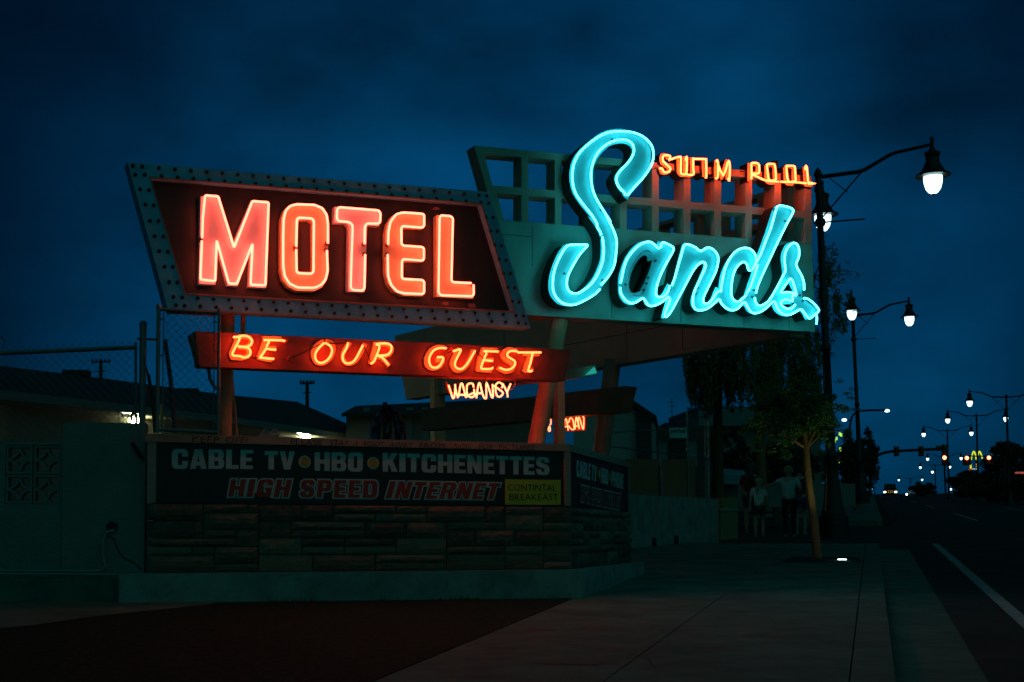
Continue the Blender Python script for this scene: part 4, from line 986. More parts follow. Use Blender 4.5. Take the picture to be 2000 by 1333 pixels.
# eave runs from upper left to the right; roof = sloped sheet between ridge points and eave points
ev = [at(-120, 745, 20), at(0, 762, 22), at(430, 812, 30), at(745, 857, 38)]
rd = [at(-120, 700, 26), at(215, 741, 30), at(430, 770, 35), at(580, 785, 40)]
mb = MB(); mb.add(ev+rd, [(0, 1, 5, 4), (1, 2, 6, 5), (2, 3, 7, 6)])
bk = [v+Vector((0, 6, -2)) for v in rd]; mb.add(rd+bk, [(0, 1, 5, 4), (1, 2, 6, 5), (2, 3, 7, 6)]); mb.add([rd[3], ev[3], bk[3]], [(0, 1, 2)])
mb.build('roof', M_roof, mot)
mb = MB()
for a, b in zip(ev, ev[1:]):
    dn = Vector((0, 0, -.15)); n0 = [a, b, b+dn, a+dn]; of = Vector((.1, -.12, 0)); mb.add([v+of*.1 for v in n0]+[v-of*.6 for v in n0], [(0,3,2,1), (4,5,6,7), (3,7,6,2), (0,1,5,4)])
mb.build('fascia', M_fasc, mot)
back = Vector((-.12, .9, 0))
mb = MB()
for a, b in zip(ev, ev[1:]):
    a2 = a+Vector((0, 0, -.17)); b2 = b+Vector((0, 0, -.17)); mb.add([a2, b2, b2+back, a2+back], [(0, 1, 2, 3)])
mb.build('eave_soffit', M_wall, mot)
mb = MB()
for a, b in zip(ev, ev[1:]):
    a2 = a+back+Vector((0, 0, -.17)); b2 = b+back+Vector((0, 0, -.17)); mb.add([a2, b2, b2-Vector((0, 0, 3)), a2-Vector((0, 0, 3))], [(0, 1, 2, 3)])
mb.build('wall', M_wall, mot)
mb = MB()
for x, y, d in ((150, 727, 29), (365, 762, 33)): mb.box(at(x, y+3, d), .28, .2, .06)
build_each(mb, 'roof_vent', M_roof, mot)
wall_lamp(257, 815, 26.6+.5, 'bright wall lamp by the round fence post above the block wall')
wall_lamp(594, 850, 34.2+.4, 'bright wall lamp just above the planter cap beneath the maroon sign')
m_b = thing('shed_building', 'low hip-roofed building behind the draped hoses', 'building', at(850, 900, 34))
mb = MB(); e = [at(667, 808, 34), at(1060, 800, 34), at(1060, 776, 38), at(695, 793, 38)]; mb.add(e+[v-Vector((0, 0, .08)) for v in e], [(0,1,2,3), (7,6,5,4), (0,4,5,1), (1,5,6,2), (2,6,7,3), (3,7,4,0)]); mb.build('roof', M_roof, m_b)
mb = MB(); e = [at(676, 812, 34.6), at(1060, 806, 34.6)]; e2 = [v+Vector((0, 5, 0)) for v in e]; mb.add(e+e2+[v-Vector((0, 0, 2.4)) for v in e+e2], [(0,4,5,1), (1,5,7,3), (3,7,6,2), (2,6,4,0), (0,1,3,2)]); mb.build('wall', M_stucco, m_b)
mb = MB()
for x in (716, 800, 830): 
    a = at(x, 830, 34.58); mb.box(a, .09, .03, .45)
build_each(mb, 'pilaster', M_fasc, m_b)
gb_ = thing('gabled_building', 'stucco gabled building behind the fence, right of the rear leaning post', 'building', at(1240, 900, 34))
mb = MB(); e = [at(1120, 830, 33), at(1282, 826, 34), at(1282, 905, 34), at(1120, 905, 33), at(1120, 790, 33), at(1223, 783, 33.5)]
fr_ = [at(1120, 790, 33), at(1223, 783, 33.5), at(1278, 820, 34), at(1282, 905, 34), at(1120, 912, 33)]
mb.add(fr_+[v+Vector((1.2, 5, 0)) for v in fr_], [(4,3,2,1,0), (5,6,7,8,9), (2,3,8,7), (1,2,7,6), (0,1,6,5)]); mb.build('wall', mat('pale_stucco', (.42,.42,.38), .95, bump=.5, bs=30), gb_)
mb = MB(); r1 = [at(1110, 780, 32.8), at(1224, 773, 33.2), at(1282, 812, 33.8)]
r1b = [v-Vector((0, 0, .14)) for v in r1]
mb.add(r1+r1b+[v+Vector((1.2, 5, 0)) for v in r1+r1b], [(0,3,4,1), (1,4,5,2), (0,1,7,6), (1,2,8,7), (2,5,11,8)]); mb.build('roof', M_roof, gb_)
mb = MB(); mb.box(at(1258, 860, 33.6), .18, .06, .7); mb.build('door', M_soc, gb_)
kb = thing('kiosk_building', 'small dark-roofed hut with pale walls behind the chain-link fence', 'building', at(1330, 900, 36))
mb = MB(); e = [at(1279, 836, 36), at(1373, 834, 36), at(1350, 827, 38), at(1300, 826, 38)]; mb.add(e+[v-Vector((0, 0, .35)) for v in e], [(0,1,2,3), (7,6,5,4), (0,4,5,1), (1,5,6,2), (2,6,7,3), (3,7,4,0)]); mb.build('roof', M_roof, kb)
mb = MB(); mb.box(at(1328, 905, 37), .62, .5, .75); mb.build('wall', M_soc, kb)
mb = MB(); mb.box(at(1293, 880, 36.2), .12, .1, .42); mb.box(at(1350, 880, 36.2), .13, .1, .42); build_each(mb, 'column', M_conc, kb)
wh = thing('flat_warehouse', 'flat-topped dark warehouse behind the hanging willow-like tree', 'building', at(1430, 930, 45))
mb = MB(); mb.box(at(1452, 905, 48), 2.1, 2., 1.0+.78); mb.build('wall', M_stucco, wh)
mb = MB(); mb.box(at(1452, 824, 47.8), 2.18, 2.2, .33); mb.build('fascia', M_fasc, wh)
mb = MB(); t_ = at(1312, 778, 40); mb.tube([t_, t_-Vector((0, 0, 1.1))], .012, 5)
for k, dz in enumerate((.12, .25, .4)): mb.tube([t_+Vector((-.14+.02*k, 0, -dz)), t_+Vector((.14-.02*k, 0, -dz))], .008, 4)
mb.build('tv_antenna', M_soc, label='thin rooftop aerial standing on the small hut', cat='antenna')
# utility poles
def upole(px, ytop, ybot, d, label, w_=18):
    t = thing('utility_pole', label, 'utility pole', at(px, ybot, d), 'utility poles behind the motel')
    mb = MB(); mb.tube([at(px, ybot, d), at(px, ytop, d)], [.10, .075], 8); mb.build('pole', M_wood, t, smooth=True)
    mb = MB(); mb.tube([at(px-w_, ytop+6, d), at(px+w_, ytop+5, d)], .04, 6); mb.tube([at(px-w_*.6, ytop+24, d), at(px+w_*.5, ytop+23, d)], .03, 6); build_each(mb, 'crossarm', M_wood, t)
    mb = MB()
    for k in (-.9, -.5, .5, .9): mb.lathe(at(px+w_*k, ytop+5, d), [(.04, 0), (.05, .08), (.02, .14)], 8)
    build_each(mb, 'insulator', M_soc, t)
upole(197, 702, 800, 60, 'utility pole seen through the fence mesh at far left')
upole(600, 744, 880, 58, 'utility pole with short crossarm under the maroon sign', 14)

# ================================================================== RETAINING WALL, PILLAR, RIGHT FENCE
A_ = gnd(1225, 1072); B_ = gnd(1404, 1054)
AB = (B_-A_); AB.z = 0; LAB = AB.length; FRW = Fr(A_.xy, math.atan2(AB.y, AB.x))
rw = thing('retaining_wall', 'low pale plastered wall along the sidewalk beyond the stone planter', 'wall', A_)
mb = prism(MB(), FRW, [[(-1.2, A_.z-.6), (LAB, B_.z-.5), FRW.az(1403, 975), (FRW.az(1225, 965.5)), (-1.2, FRW.px(1225, 965.5).z)]], 0, -.25); mb.build('wall', M_conc, rw)
mb = MB()
for x, y in ((1277, 1060), (1320, 1055)): mb.box(FRW.px(x, y, .02), .05, .03, .09)
build_each(mb, 'drain_hole', M_soc, rw)
FPi = Fr(B_.xy, .08)
pl_ = thing('wall_pillar', 'short ochre pillar with pale ledge at the end of the low wall', 'pillar', B_)
pz0 = B_.z-.3
mb = prism(MB(), FPi, [[FPi.az(1407, 1056), FPi.az(1441, 1052), FPi.az(1441, 998), FPi.az(1407, 998)]], .0, -.35); mb.build('lower_block', M_stucco_o, pl_)
mb = prism(MB(), FPi, [[FPi.az(1404, 998), FPi.az(1442, 998), FPi.az(1442, 993), FPi.az(1404, 993)]], .03, -.38); mb.build('ledge', M_conc, pl_)
mb = prism(MB(), FPi, [[FPi.az(1411, 993), FPi.az(1442, 993), FPi.az(1442, 973), FPi.az(1411, 973)]], -.02, -.33); mb.build('upper_block', M_stucco_o, pl_)
mb = MB(); mb.box(at(1460, 968, 40), 3.2, .12, .35); mb.build('far_low_wall', M_stucco, label='low wall across the side street behind the walking group', cat='wall')
FF2 = Fr(FRW.pt(0, 0, -.12).xy, math.atan2(AB.y, AB.x))
rf = thing('yard_fence', 'chain-link fence with orange screens standing on the low pale wall', 'fence', FF2.px(1300, 970))
mb = prism(MB(), FF2, [azl(FF2, [(1225, 897), (1225, 965), (1288.5, 968), (1288.5, 897)])], -.03, -.06)
prism(mb, FF2, [azl(FF2, [(1297, 897), (1297, 968.5), (1361, 973), (1361, 897)])], -.03, -.06); build_each(mb, 'screen', M_orscr, rf)
mb = MB()
for x, yt, r_ in ((1292.5, 893, .03), (1342, 804, .022), (1383.5, 818, .025), (1377, 818, .015)): mb.tube([FF2.px(x+2, 975), FF2.px(x, yt)], r_, 8)
build_each(mb, 'post', M_galv, rf, smooth=True)
mb = MB()
for a, b in (((1190, 845), (1342, 838)), ((1190, 872), (1385, 897)), ((1342, 810), (1383, 818)), ((1345, 973), (1389, 977)), ((1342, 838), (1383, 838))): mb.tube([FF2.px(*a), FF2.px(*b)], .014, 6)
build_each(mb, 'rail', M_galv, rf, smooth=True)
mb = MB(); a = FF2.px(1195, 970); b = FF2.px(1342, 973); u_ = (b-a); u_.z = 0; W_ = u_.length; chain(mb, Vector((a.x, a.y, a.z)), u_.normalized(), Vector((0, 0, 1)), W_, FF2.px(1342, 838).z-b.z, .13, .003)
a = FF2.px(1342, 973); b = FF2.px(1384, 977); u_ = (b-a); u_.z = 0; W2 = u_.length; chain(mb, a, u_.normalized(), Vector((0, 0, 1)), W2, FF2.px(1342, 812).z-b.z, .13, .003)
mb.build('wire_mesh', M_galv, rf)
ss = thing('banner', 'small white banner with cut-off dark lettering tied to the yard fence', 'banner', FF2.px(1325, 856, .03))
mb = prism(MB(), FF2, [azl(FF2, [(1308.5, 836), (1308.5, 855.5), (1340.5, 856), (1340.5, 835.5)], .03)], .03, .022); mb.build('sheet', mat('white_banner', (.7,.72,.72), .6), ss)
text_on(FF2, 'perkat', [(1310.5, 838), (1339.5, 837.5), (1339.5, 848), (1310.5, 848)], .034, 'lettering', M_ink, ss, offset=.02)

# ================================================================== STREET LAMPS
def head(t, tip, s=1.):
    """bell-shaped lamp hanging from the arm tip"""
    mb = MB(); mb.tube([tip+Vector((0, 0, .16*s)), tip-Vector((0, 0, .14*s))], .045*s, 8)
    mb.lathe(tip-Vector((0, 0, .68*s)), [(.36*s, -.03*s), (.37*s, .0), (.30*s, .03*s), (.235*s, .10*s), (.17*s, .23*s), (.14*s, .30*s), (.145*s, .42*s), (.165*s, .45*s), (.165*s, .50*s), (.08*s, .54*s), (.05*s, .60*s)], 20)
    hd = mb.build('lamp_hood', M_lampbk, t, smooth=True)
    mb = MB(); mb.lathe(tip-Vector((0, 0, .715*s)), [(.195*s, .0), (.195*s, -.06*s), (.185*s, -.16*s), (.155*s, -.27*s), (.10*s, -.35*s), (.045*s, -.385*s)], 20)
    mb.build('lamp_globe', M_globe, hd, smooth=True)
    mb = MB(); mb.lathe(tip-Vector((0, 0, 1.10*s)), [(.045*s, 0), (.05*s, -.015*s), (.02*s, -.03*s)], 10); mb.build('finial', M_lampbk, hd)
def arm(t, top, d, Ln):
    up = Vector((0, 0, 1)); a0 = top-up*.22
    pts = [a0, a0+d*Ln*.36+up*.04, a0+d*Ln*.42+up*.08, a0+d*Ln*.64+up*.36, a0+d*Ln*.70+up*.40, a0+d*Ln*1.0+up*.50]
    mb = MB(); mb.tube(pts, [.05, .048, .046, .042, .04, .036], 8); mb.tube([a0-up*.95+d*.05, a0+d*Ln*.40+up*.06], .018, 6)
    mb.tube([a0+d*.25-up*.05, a0+d*.62-up*.40], .012, 5); mb.build('arm', M_lampbk, t, smooth=True)
    return pts[-1]
def street_lamp(base, top, label, dirs, group, banner=None, s=1., flared=True):
    t = thing('street_lamp', label, 'street lamp', base, group)
    ax = (top-base); L_ = ax.length
    mb = MB()
    prof = [(0, .30), (.035, .30), (.04, .27), (.05, .20), (.085, .155), (.12, .125), (.16, .105), (.165, .125), (.17, .10), (.5, .085), (.505, .11), (.515, .11), (.52, .08), (.93, .07), (.935, .095), (.945, .095), (.95, .07), (.975, .07), (.98, .10), (.99, .07), (1.0, .012)]
    if flared: prof = [(0, .34), (.035, .34), (.037, .31), (.062, .31), (.066, .25), (.10, .20), (.15, .155), (.215, .13), (.22, .15), (.23, .11)]+[p for p in prof if p[0] > .3]
    mb.tube([base+ax*a for a, r in prof], [r*s for a, r in prof], 14); mb.build('pole', M_lampbk, t, smooth=True)
    for d, Ln in dirs: head(t, arm(t, top, d, Ln), s)
    if banner:
        mb = MB(); mb.tube([base+ax*banner[1]-SIDE*.15, base+ax*banner[1]+banner[0]], .018, 6); mb.lathe(base+ax*banner[1]-Vector((0, 0, .08)), [(.10, 0), (.12, .05), (.12, .1), (.1, .16)], 12); mb.build('banner_rod', M_lampbk, t)
    return t
gL = 'black street lamps along the road'
b = gnd(1630, 1054); street_lamp(b, at(1597, 328, b.y), 'nearest tall black street lamp, rising behind the right end of the turquoise sign', [(SIDE, 2.37), (ROAD, 2.95)], gL, (SIDE*.95, .85))
b = gnd(1683, 1004); b = at(1683, 984, 58); street_lamp(b, at(1665, 607, 58), 'second black street lamp beside the leafy top of the tall tree', [(SIDE, 2.30), (-ROAD, 2.6)], gL, (SIDE*.9, .85))
med = [(1972, 1965, 770, 94, 'median street lamp nearest the right edge of the picture'), (1911, 1907, 808, 119, 'second twin-armed median lamp, above the golden arches'), (1854, 1850, 838, 144, 'third twin-armed median lamp, beside the red traffic signal')]
for xb, xt, yt, d, lb in med:
    top = at(xt, yt, d); x_, y_ = at(xb, 970, d).xy; b = Vector((x_, y_, gz(x_, y_)-.12))
    t0_ = street_lamp(b, top, lb, [(SIDE, 2.37), (-SIDE, 2.37)], gL, None, 1., False)
src = t0_
for xp, yt, d, sc_, lb in [(1844, 884, 205, 1., 'small distant twin lamp with its left globe above the others'), (1826, 902, 232, 1, 'small distant twin lamp left of the far signal pole'), (1778, 929, 292, 1, 'most distant twin lamp above the pale oncoming car'), (1876, 893, 215, .9, 'distant lamp just left of the red lights and golden arches')][:3]:
    c = copy_tree(src); p = at(xp, yt, d); c.location = (p.x, p.y, p.z-8.0); c['label'] = lb
# lone far lights on slim poles
def slim(px, py, d, label, hh=6., col=None):
    t = thing('slim_lamp', label, 'street lamp', at(px, py, d)-Vector((0, 0, hh)), 'distant slim lamps')
    p = at(px, py, d); mb = MB(); mb.tube([p-Vector((-.3, 0, hh)), p+Vector((.3, 0, .2))], .07, 6); mb.tube([p+Vector((.3, 0, .2)), p+Vector((-.1, 0, .25))], .06, 6); mb.build('pole', M_lampbk, t)
    mb = MB(); mb.lathe(p-Vector((.1, 0, .0)), [(.03, -.2), (.17, -.08), (.17, .08), (.06, .15)], 10); mb.build('lamp_globe', M_globe, t, smooth=True)
slim(1822.5, 922.5, 190, 'tiny distant slim lamp between the far twin lamps and the signal pole', 5)
slim(1704.5, 953.5, 210, 'tiny distant lamp low beside the left bushes', 2)
slim(1858, 956, 200, 'tiny distant lamp low at the edge of the right-hand bushes', 2)
# highway style arm light
cb = thing('arched_street_light', 'slim arched roadside light left of the road above the bushes', 'street lamp', at(1661, 960, 85))
mb = MB(); mb.tube([at(x, y, 85) for x, y in smooth([(1662, 965), (1660, 850), (1661, 825), (1668, 809), (1685, 802.5), (1730, 801.5)], False, 3)], .07, 6); mb.tube([at(1661, 822, 85), at(1650, 820, 85)], .05, 5); mb.build('pole', M_lampbk, cb, smooth=True)
for x, y in ((1732.5, 803), (1649, 821)):
    mb = MB(); mb.lathe(at(x, y, 85), [(.03, -.09), (.15, -.05), (.16, .05), (.06, .1)], 10); mb.build('lamp_globe', M_globe, cb)

# ================================================================== SIGNALS, ARCHES, VEHICLES
def sig(t, px, py, d, h_=1.15, lit=None):
    mb = MB(); mb.box(at(px, py, d), .26, .16, h_/2)
    for k in (-1, 0, 1): mb.lathe(at(px, py, d-.16)+Vector((0, 0, k*h_*.3)), [(.14, 0), (.15, .16), (.13, .17)], 10, Matrix(((1,0,0),(0,0,-1),(0,1,0))))
    hs = mb.build('signal_head', mat('signal_housing', (.05,.05,.02), .5), t)
    if lit is not None:
        mb = MB(); mb.lathe(at(px, py, d-.36)+Vector((0, 0, lit*h_)), [(.0, -.02), (.2*h_, .0), (.18*h_, .05), (.0, .09)], 12, Matrix(((1,0,0),(0,0,-1),(0,1,0))))
        mb.build('red_lens', mat('lit_red', (.9,.1,.05), .3, emit=(1,.12,.05), es=14), hs)
ts = thing('traffic_signal', 'long mast-arm traffic signal reaching over the road from the left bushes', 'traffic signal', at(1700, 965, 155))
mb = MB(); mb.tube([at(x, y, 155) for x, y in smooth([(1700, 970), (1700, 900), (1707, 893), (1730, 884), (1760, 881), (1800, 879), (1842, 877)], False, 3)], [.2]*4+[.17]*15, 8); mb.build('mast', M_lampbk, ts, smooth=True)
sig(ts, 1751, 882, 154.6); sig(ts, 1799, 882, 154.6)
mb = MB(); mb.box(at(1834, 876, 155), .35, .03, .3); mb.build('street_name_plate', mat('green_plate', (.02,.08,.05), .5), ts)
ts2 = thing('traffic_signal', 'upright signal pole with one glowing red lens beneath a twin lamp', 'traffic signal', at(1847, 965, 150))
mb = MB(); mb.tube([at(1847, 968, 150), at(1843, 868, 150)], .10, 8); mb.build('pole', M_lampbk, ts2, smooth=True); sig(ts2, 1844, 881, 149.6, 1.3); sig(ts2, 1845, 900, 149.6, 1.1, .3)
ts3 = thing('traffic_signal', 'far signal arm carrying two glowing red lights either side of the golden arches', 'traffic signal', at(1950, 960, 104))
mb = MB(); mb.tube([at(1960, 965, 104), at(1957, 892, 104), at(1885, 891, 104)], .06, 6); mb.build('mast', M_lampbk, ts3)
sig(ts3, 1888.5, 900, 103.6, .72, .28); sig(ts3, 1931.5, 899.5, 103.6, .72, .28)
ar = thing('arches_sign', 'tall roadside sign of glowing yellow double arches above dark bushes', 'sign', at(1907, 960, 240))
Q = Z(1640, 820, 6.25); yl = mat('lit_yellow', (.9,.8,.1), .4, emit=(.62,.70,.015), es=1.15)
mb = MB()
for pth in (Q([(1604,492),(1615,440),(1630,395),(1640,390),(1655,420),(1668,490)]), Q([(1682,492),(1688,440),(1700,395),(1712,392),(1730,430),(1742,480)])): mb.tube([at(x, y, 240) for x, y in smooth(pth, False, 3)], .115, 6)
mb.build('arches', yl, ar)
mb = MB(); mb.box(at(*Q([(1600,570)])[0], 240), .13, .05, .42); mb.box(at(*Q([(1677,545)])[0], 240), .17, .05, .07); mb.box(at(*Q([(1677,570)])[0], 240), .17, .05, .07); build_each(mb, 'lit_letters', yl, ar)
mb = MB(); mb.box(at(*Q([(1595,608)])[0], 240), .22, .05, .2); mb.build('red_panel', mat('lit_red_dim', (.5,.05,.02), .5, emit=(.8,.06,.01), es=.5), ar)
mb = MB()
for x in (1625, 1645, 1668, 1688): mb.box(at(*Q([(x,602)])[0], 240), .10, .05, .12)
build_each(mb, 'reader_panel', mat('lit_grey', (.5,.5,.5), .5, emit=(.35,.5,.5), es=.8), ar)
mb = MB(); mb.tube([at(1907, 965, 240.4), at(1907, 890, 240.4)], .2, 8); mb.build('pole', M_soc, ar)
def car(px, py, d, wd, label, m, rows=0, lights=True, lit=(.85, 1, 1), truck=False, ang=0, name='car', len_=4.4, hgt=1.45):
    p = at(px, py, d); b = Vector((p.x, p.y, gz(p.x, p.y)-.12)) if ang == 0 else p
    t = thing(name, label, 'truck' if truck else 'car', b)
    X = Matrix.Rotation(-YAW+ang, 3, 'Z'); hw = wd/2
    def V(x, y, z): return b+X @ Vector((x, y, z))
    def loft(prof, w0, nm, mm, par=t):
        mb = MB(); vs = []
        for s_ in (-1, 1): vs += [V(s_*w0(z), y, z) for y, z in prof]
        n = len(prof); mb.add(vs, [tuple(range(n)), tuple(reversed(range(n, 2*n)))]+[(i, n+i, n+(i+1) % n, (i+1) % n) for i in range(n)]); return mb.build(nm, mm, par)
    bh = hgt*.58
    loft([(0, .28), (-.02, .55), (.08, bh*.86), (.9, bh*.98), (len_-.3, bh), (len_, bh*.8), (len_, .3)], lambda z: hw*(1 if z < bh*.9 else .94), 'body', m)
    loft([(.85, bh*.985), (1.5, hgt*.97), (2.2, hgt), (len_-1.2, hgt*.98), (len_-.35, bh)], lambda z: hw*(.92 if z < bh*1.05 else .76), 'cabin', M_glass)
    for s_ in (-1, 1):
        for y in (.8, len_-.85):
            mb = MB(); mb.lathe(V(s_*(hw-.08), y, .31), [(.20, -.1), (.31, -.1), (.31, .1), (.20, .1)], 14, X @ Matrix(((0,0,1),(0,1,0),(-1,0,0)))); mb.build('wheel', M_rub, t)
    if lights:
        for s_ in (-1, 1):
            mb = MB(); mb.box(V(s_*hw*.78, -.05, .62), .17, .04, .11, X); mb.build('headlight', mat('headlight_%s' % ('w' if lit[2] > .8 else 'y'), (.9,.9,.8), .3, emit=lit, es=7), t)
    for k in range(rows):
        for r_ in (0, 1):
            mb = MB(); mb.box(V((k-(rows-1)/2)*.26, -.08, .55+.24*r_), .035, .02, .03, X); build_each(mb, 'marker_light', mat('amber_marker', (.9,.6,.2), .3, emit=(1,.55,.12), es=1.2), t)
    return t
car(1739, 970, 205, 2.0, 'oncoming truck with two headlights and rows of amber marker lights', mat('dark_truck_paint', (.03,.03,.03), .3), rows=3, lit=(1, .85, .5), truck=True, name='truck', hgt=2.0)
c_ = car(1785, 970, 215, 1.9, 'pale oncoming car with one bright headlight beside the lamp-lined median', mat('pale_blue_paint', (.35,.45,.55), .3), lights=False, hgt=1.6)
mb = MB(); mb.box(at(1771, 966, 214), .12, .05, .12); mb.build('headlight', mat('headlight_w', (.9,.9,.8), .3, emit=(.85,1,1), es=7), c_)
car(1431, 965, 39, 1.8, 'pale parked car half hidden behind the walking group', mat('silver_paint', (.35,.40,.45), .3), lights=False, ang=1.2)
car(1601, 950, 62, 1.7, 'dark parked car under the lit canopy behind the leaning tree trunk', mat('dark_paint', (.04,.05,.06), .2), lights=False, ang=.3)
gs = thing('fuel_station_canopy', 'fuel station canopy with glowing yellow-green trim and blue posts behind the tree', 'canopy', at(1618, 965, 70))
mb = MB(); mb.box(at(1618, 896, 72), 1.6, 1.4, .30); mb.build('roof', M_soc, gs)
yg = mat('yellow_green_light', (.6,.8,.1), .4, emit=(.42,.80,.10), es=1.0)
mb = MB(); mb.box(at(1604, 909, 70.5), .22, .03, .03); mb.box(at(1638, 908, 70.5), .30, .03, .04); mb.box(at(1643, 905, 70.4), .14, .03, .07); build_each(mb, 'lit_trim', yg, gs)
mb = MB(); mb.box(at(1592, 935, 70.5), .09, .09, .68); mb.box(at(1613.5, 932, 70.5), .04, .04, .6); build_each(mb, 'post', mat('glowing_blue_paint', (.01,.05,.28), .4, emit=(0,.02,.10), es=.5), gs)  # posts are no lamps; faint blue emission stands in for light on them
mb = MB()
for x, y in ((1640, 848), (1634, 857), (1641, 877), (1642, 884), (1630, 862), (1643, 850)): mb.box(at(x, y, 75), .05, .02, .09)
build_each(mb, 'lit_window', yg, gs)

# ================================================================== TREES
def leaves(mb, c, rad, n, sz, droop=0, rng=R):
    for _ in range(n):
        while True:
            v = Vector((rng.uniform(-1, 1), rng.uniform(-1, 1), rng.uniform(-1, 1)))
            if v.length <= 1: break
        p = Vector(c)+Vector((v.x*rad[0], v.y*rad[1], v.z*rad[2]))
        a = Vector((rng.gauss(0, 1), rng.gauss(0, 1), rng.gauss(0, .7)-droop)).normalized()*sz*rng.uniform(.6, 1.4)
        b = Vector((rng.gauss(0, 1), rng.gauss(0, 1), rng.gauss(0, 1))).normalized()*sz*.38
        mb.add([p-a, p+b, p+a, p-b], [(0, 1, 2, 3)])
def limb(mb, pts, r0, r1, seg=7):
    pts = smooth([tuple(p) for p in pts], False, 3); n = len(pts)
    mb.tube(pts, [r0+(r1-r0)*i/(n-1) for i in range(n)], seg)
# young tree with a leaning trunk
tb = gnd(1597, 1091)
D_ = tb.y
tr = thing('young_street_tree', 'young street tree with leaning trunk and feathery crown by the near lamp base', 'tree', tb)
mb = MB(); limb(mb, [tb-Vector((0, 0, .1)), at(1590, 1020, D_), at(1580, 950, D_), at(1574, 882, D_), at(1570, 830, D_)], .075, .05, 12)
fork = at(1574, 876, D_)
for x, y, dy in ((1520, 820, .2), (1500, 850, -.3), (1545, 780, .4), (1600, 790, .2), (1640, 800, -.2), (1650, 840, .1), (1560, 760, -.3)): limb(mb, [fork, at((1574+x)/2+R.uniform(-6, 6), (870+y)/2-8, D_+dy/2), at(x, y, D_+dy)], .03, .008, 6)
mb.build('trunk', M_bark, tr, smooth=True)
mb = MB()
for k in range(62):
    a_ = R.uniform(0, 2*math.pi); ex = R.uniform(50, 112); x1 = 1556+math.cos(a_)*ex; y1 = 815+math.sin(a_)*ex*.72+8
    if x1 > 1636 and y1 < 745: continue
    z0_, z1_ = R.uniform(-.5, .5), R.uniform(-.9, .9); nn = R.randint(6, 11)
    for i in range(nn):
        u_ = .12+.88*i/(nn-1); x = 1566+(x1-1566)*u_; y = 850+(y1-850)*u_-34*math.sin(u_*math.pi)*.8
        leaves(mb, at(x+R.uniform(-5, 5), y+R.uniform(-4, 4), D_+z0_+(z1_-z0_)*u_), (.12*(1.15-u_*.6), .12, .075*(1.1-u_*.4)), 50, .034, .7)
for x, y in ((1665, 778), (1672, 800), (1655, 770), (1470, 870), (1480, 880), (1640, 745), (1668, 760)): leaves(mb, at(x, y, D_), (.09, .09, .03), 50, .022, .2)
mb.build('crown', M_leaf, tr)
mb = MB(); c_ = gnd(1640, 1093); P_ = [gnd(1528, 1098, .005), gnd(1683, 1098, .005), gnd(1677, 1088, .005), gnd(1545, 1088, .005)]
mb.add([(p.x, p.y, gz(p.x, p.y)+.005) for p in P_], [(0, 1, 2, 3)]); mb.build('tree_pit', mat('soil', (.03,.025,.02), 1, bump=1, bs=30), kind='structure')
ul = thing('ground_uplight', 'glowing round uplight set in the pavement beside the leaning trunk', 'lamp', gnd(1645, 1093, .01))
p = gnd(1645, 1093, .02); mb = MB(); mb.lathe(p-Vector((0, 0, .02)), [(.09, -.02), (.09, .012), (.07, .014)], 16); mb.build('ring', M_galv, ul)
mb = MB(); mb.lathe(p, [(.065, -.005), (.065, .004), (.0, .006)], 16); mb.build('lens', mat('uplight_lens', (.9,1,.95), .3, emit=(.7,1,.92), es=9), ul)
ls = bpy.data.lights.new('uplight_beam', 'SPOT'); ls.energy = 26; ls.color = (.55, 1, .35); ls.spot_size = math.radians(70); ls.spot_blend = .8; ls.shadow_soft_size = .05
lo = bpy.data.objects.new('uplight_beam', ls); COL.objects.link(lo); lo.parent = ul; lo.location = (0, 0, .06)
lo.rotation_euler = (Vector((-.75, .1, 2.3))).to_track_quat('-Z', 'Y').to_euler()
# large weeping trees
def weeping(name, label, base, trunk_pts, r0, ranges, m, d, n, strand=True, group=None):
    t = thing(name, label, 'tree', base, group)
    mb = MB(); limb(mb, trunk_pts, r0, r0*.45, 10); tip = Vector(trunk_pts[-1])
    for k in range(9):
        x, y = R.uniform(*ranges[0][0:2]), R.uniform(*ranges[0][2:4]); limb(mb, [tip, (tip+at(x, y, d))/2+Vector((0, 0, .25)), at(x, y, d+R.uniform(-.6, .6))], r0*.3, .015, 5)
    mb.build('trunk', M_bark, t, smooth=True)
    mb = MB()
    for (x0, x1, y0, y1, cnt, ln_) in ranges:
        for k in range(cnt):
            x = R.uniform(x0, x1); y = R.uniform(y0, y1); p = at(x, y, d+R.uniform(-.9, .9)); l_ = ln_*R.uniform(.5, 1.2); nn = int(l_*34)+3
            for i in range(nn):
                leaves(mb, p-Vector((R.gauss(0, .03), 0, l_*i/nn)), (.08, .08, .07), 3, n, 1.5)
    mb.build('crown', m, t); return t
weeping('weeping_tree', 'weeping tree on the left of the pair, olive fronds hanging below the turquoise sign', at(1404, 985, 38), [at(1404, 990, 38), at(1402, 860, 38), at(1404, 740, 38), at(1412, 660, 38)], .17,
        [(1345, 1440, 640, 700, 10, 1.0), (1338, 1450, 640, 740, 95, 1.0), (1345, 1400, 700, 770, 40, .7)], M_leaf2, 37, .065)
weeping('weeping_tree', 'taller weeping tree of the pair, its sparse top rising behind the lamp pole', at(1486, 985, 36), [at(1490, 990, 36), at(1484, 860, 36), at(1490, 720, 36), at(1530, 620, 36), at(1590, 540, 36)], .16,
        [(1440, 1580, 620, 700, 10, .8), (1430, 1600, 640, 760, 170, .7), (1500, 1590, 700, 800, 50, .6), (1596, 1640, 520, 600, 22, .5), (1600, 1665, 560, 640, 14, .35), (1600, 1630, 470, 530, 12, .3)], M_leaf, 36, .06)
mb = MB()
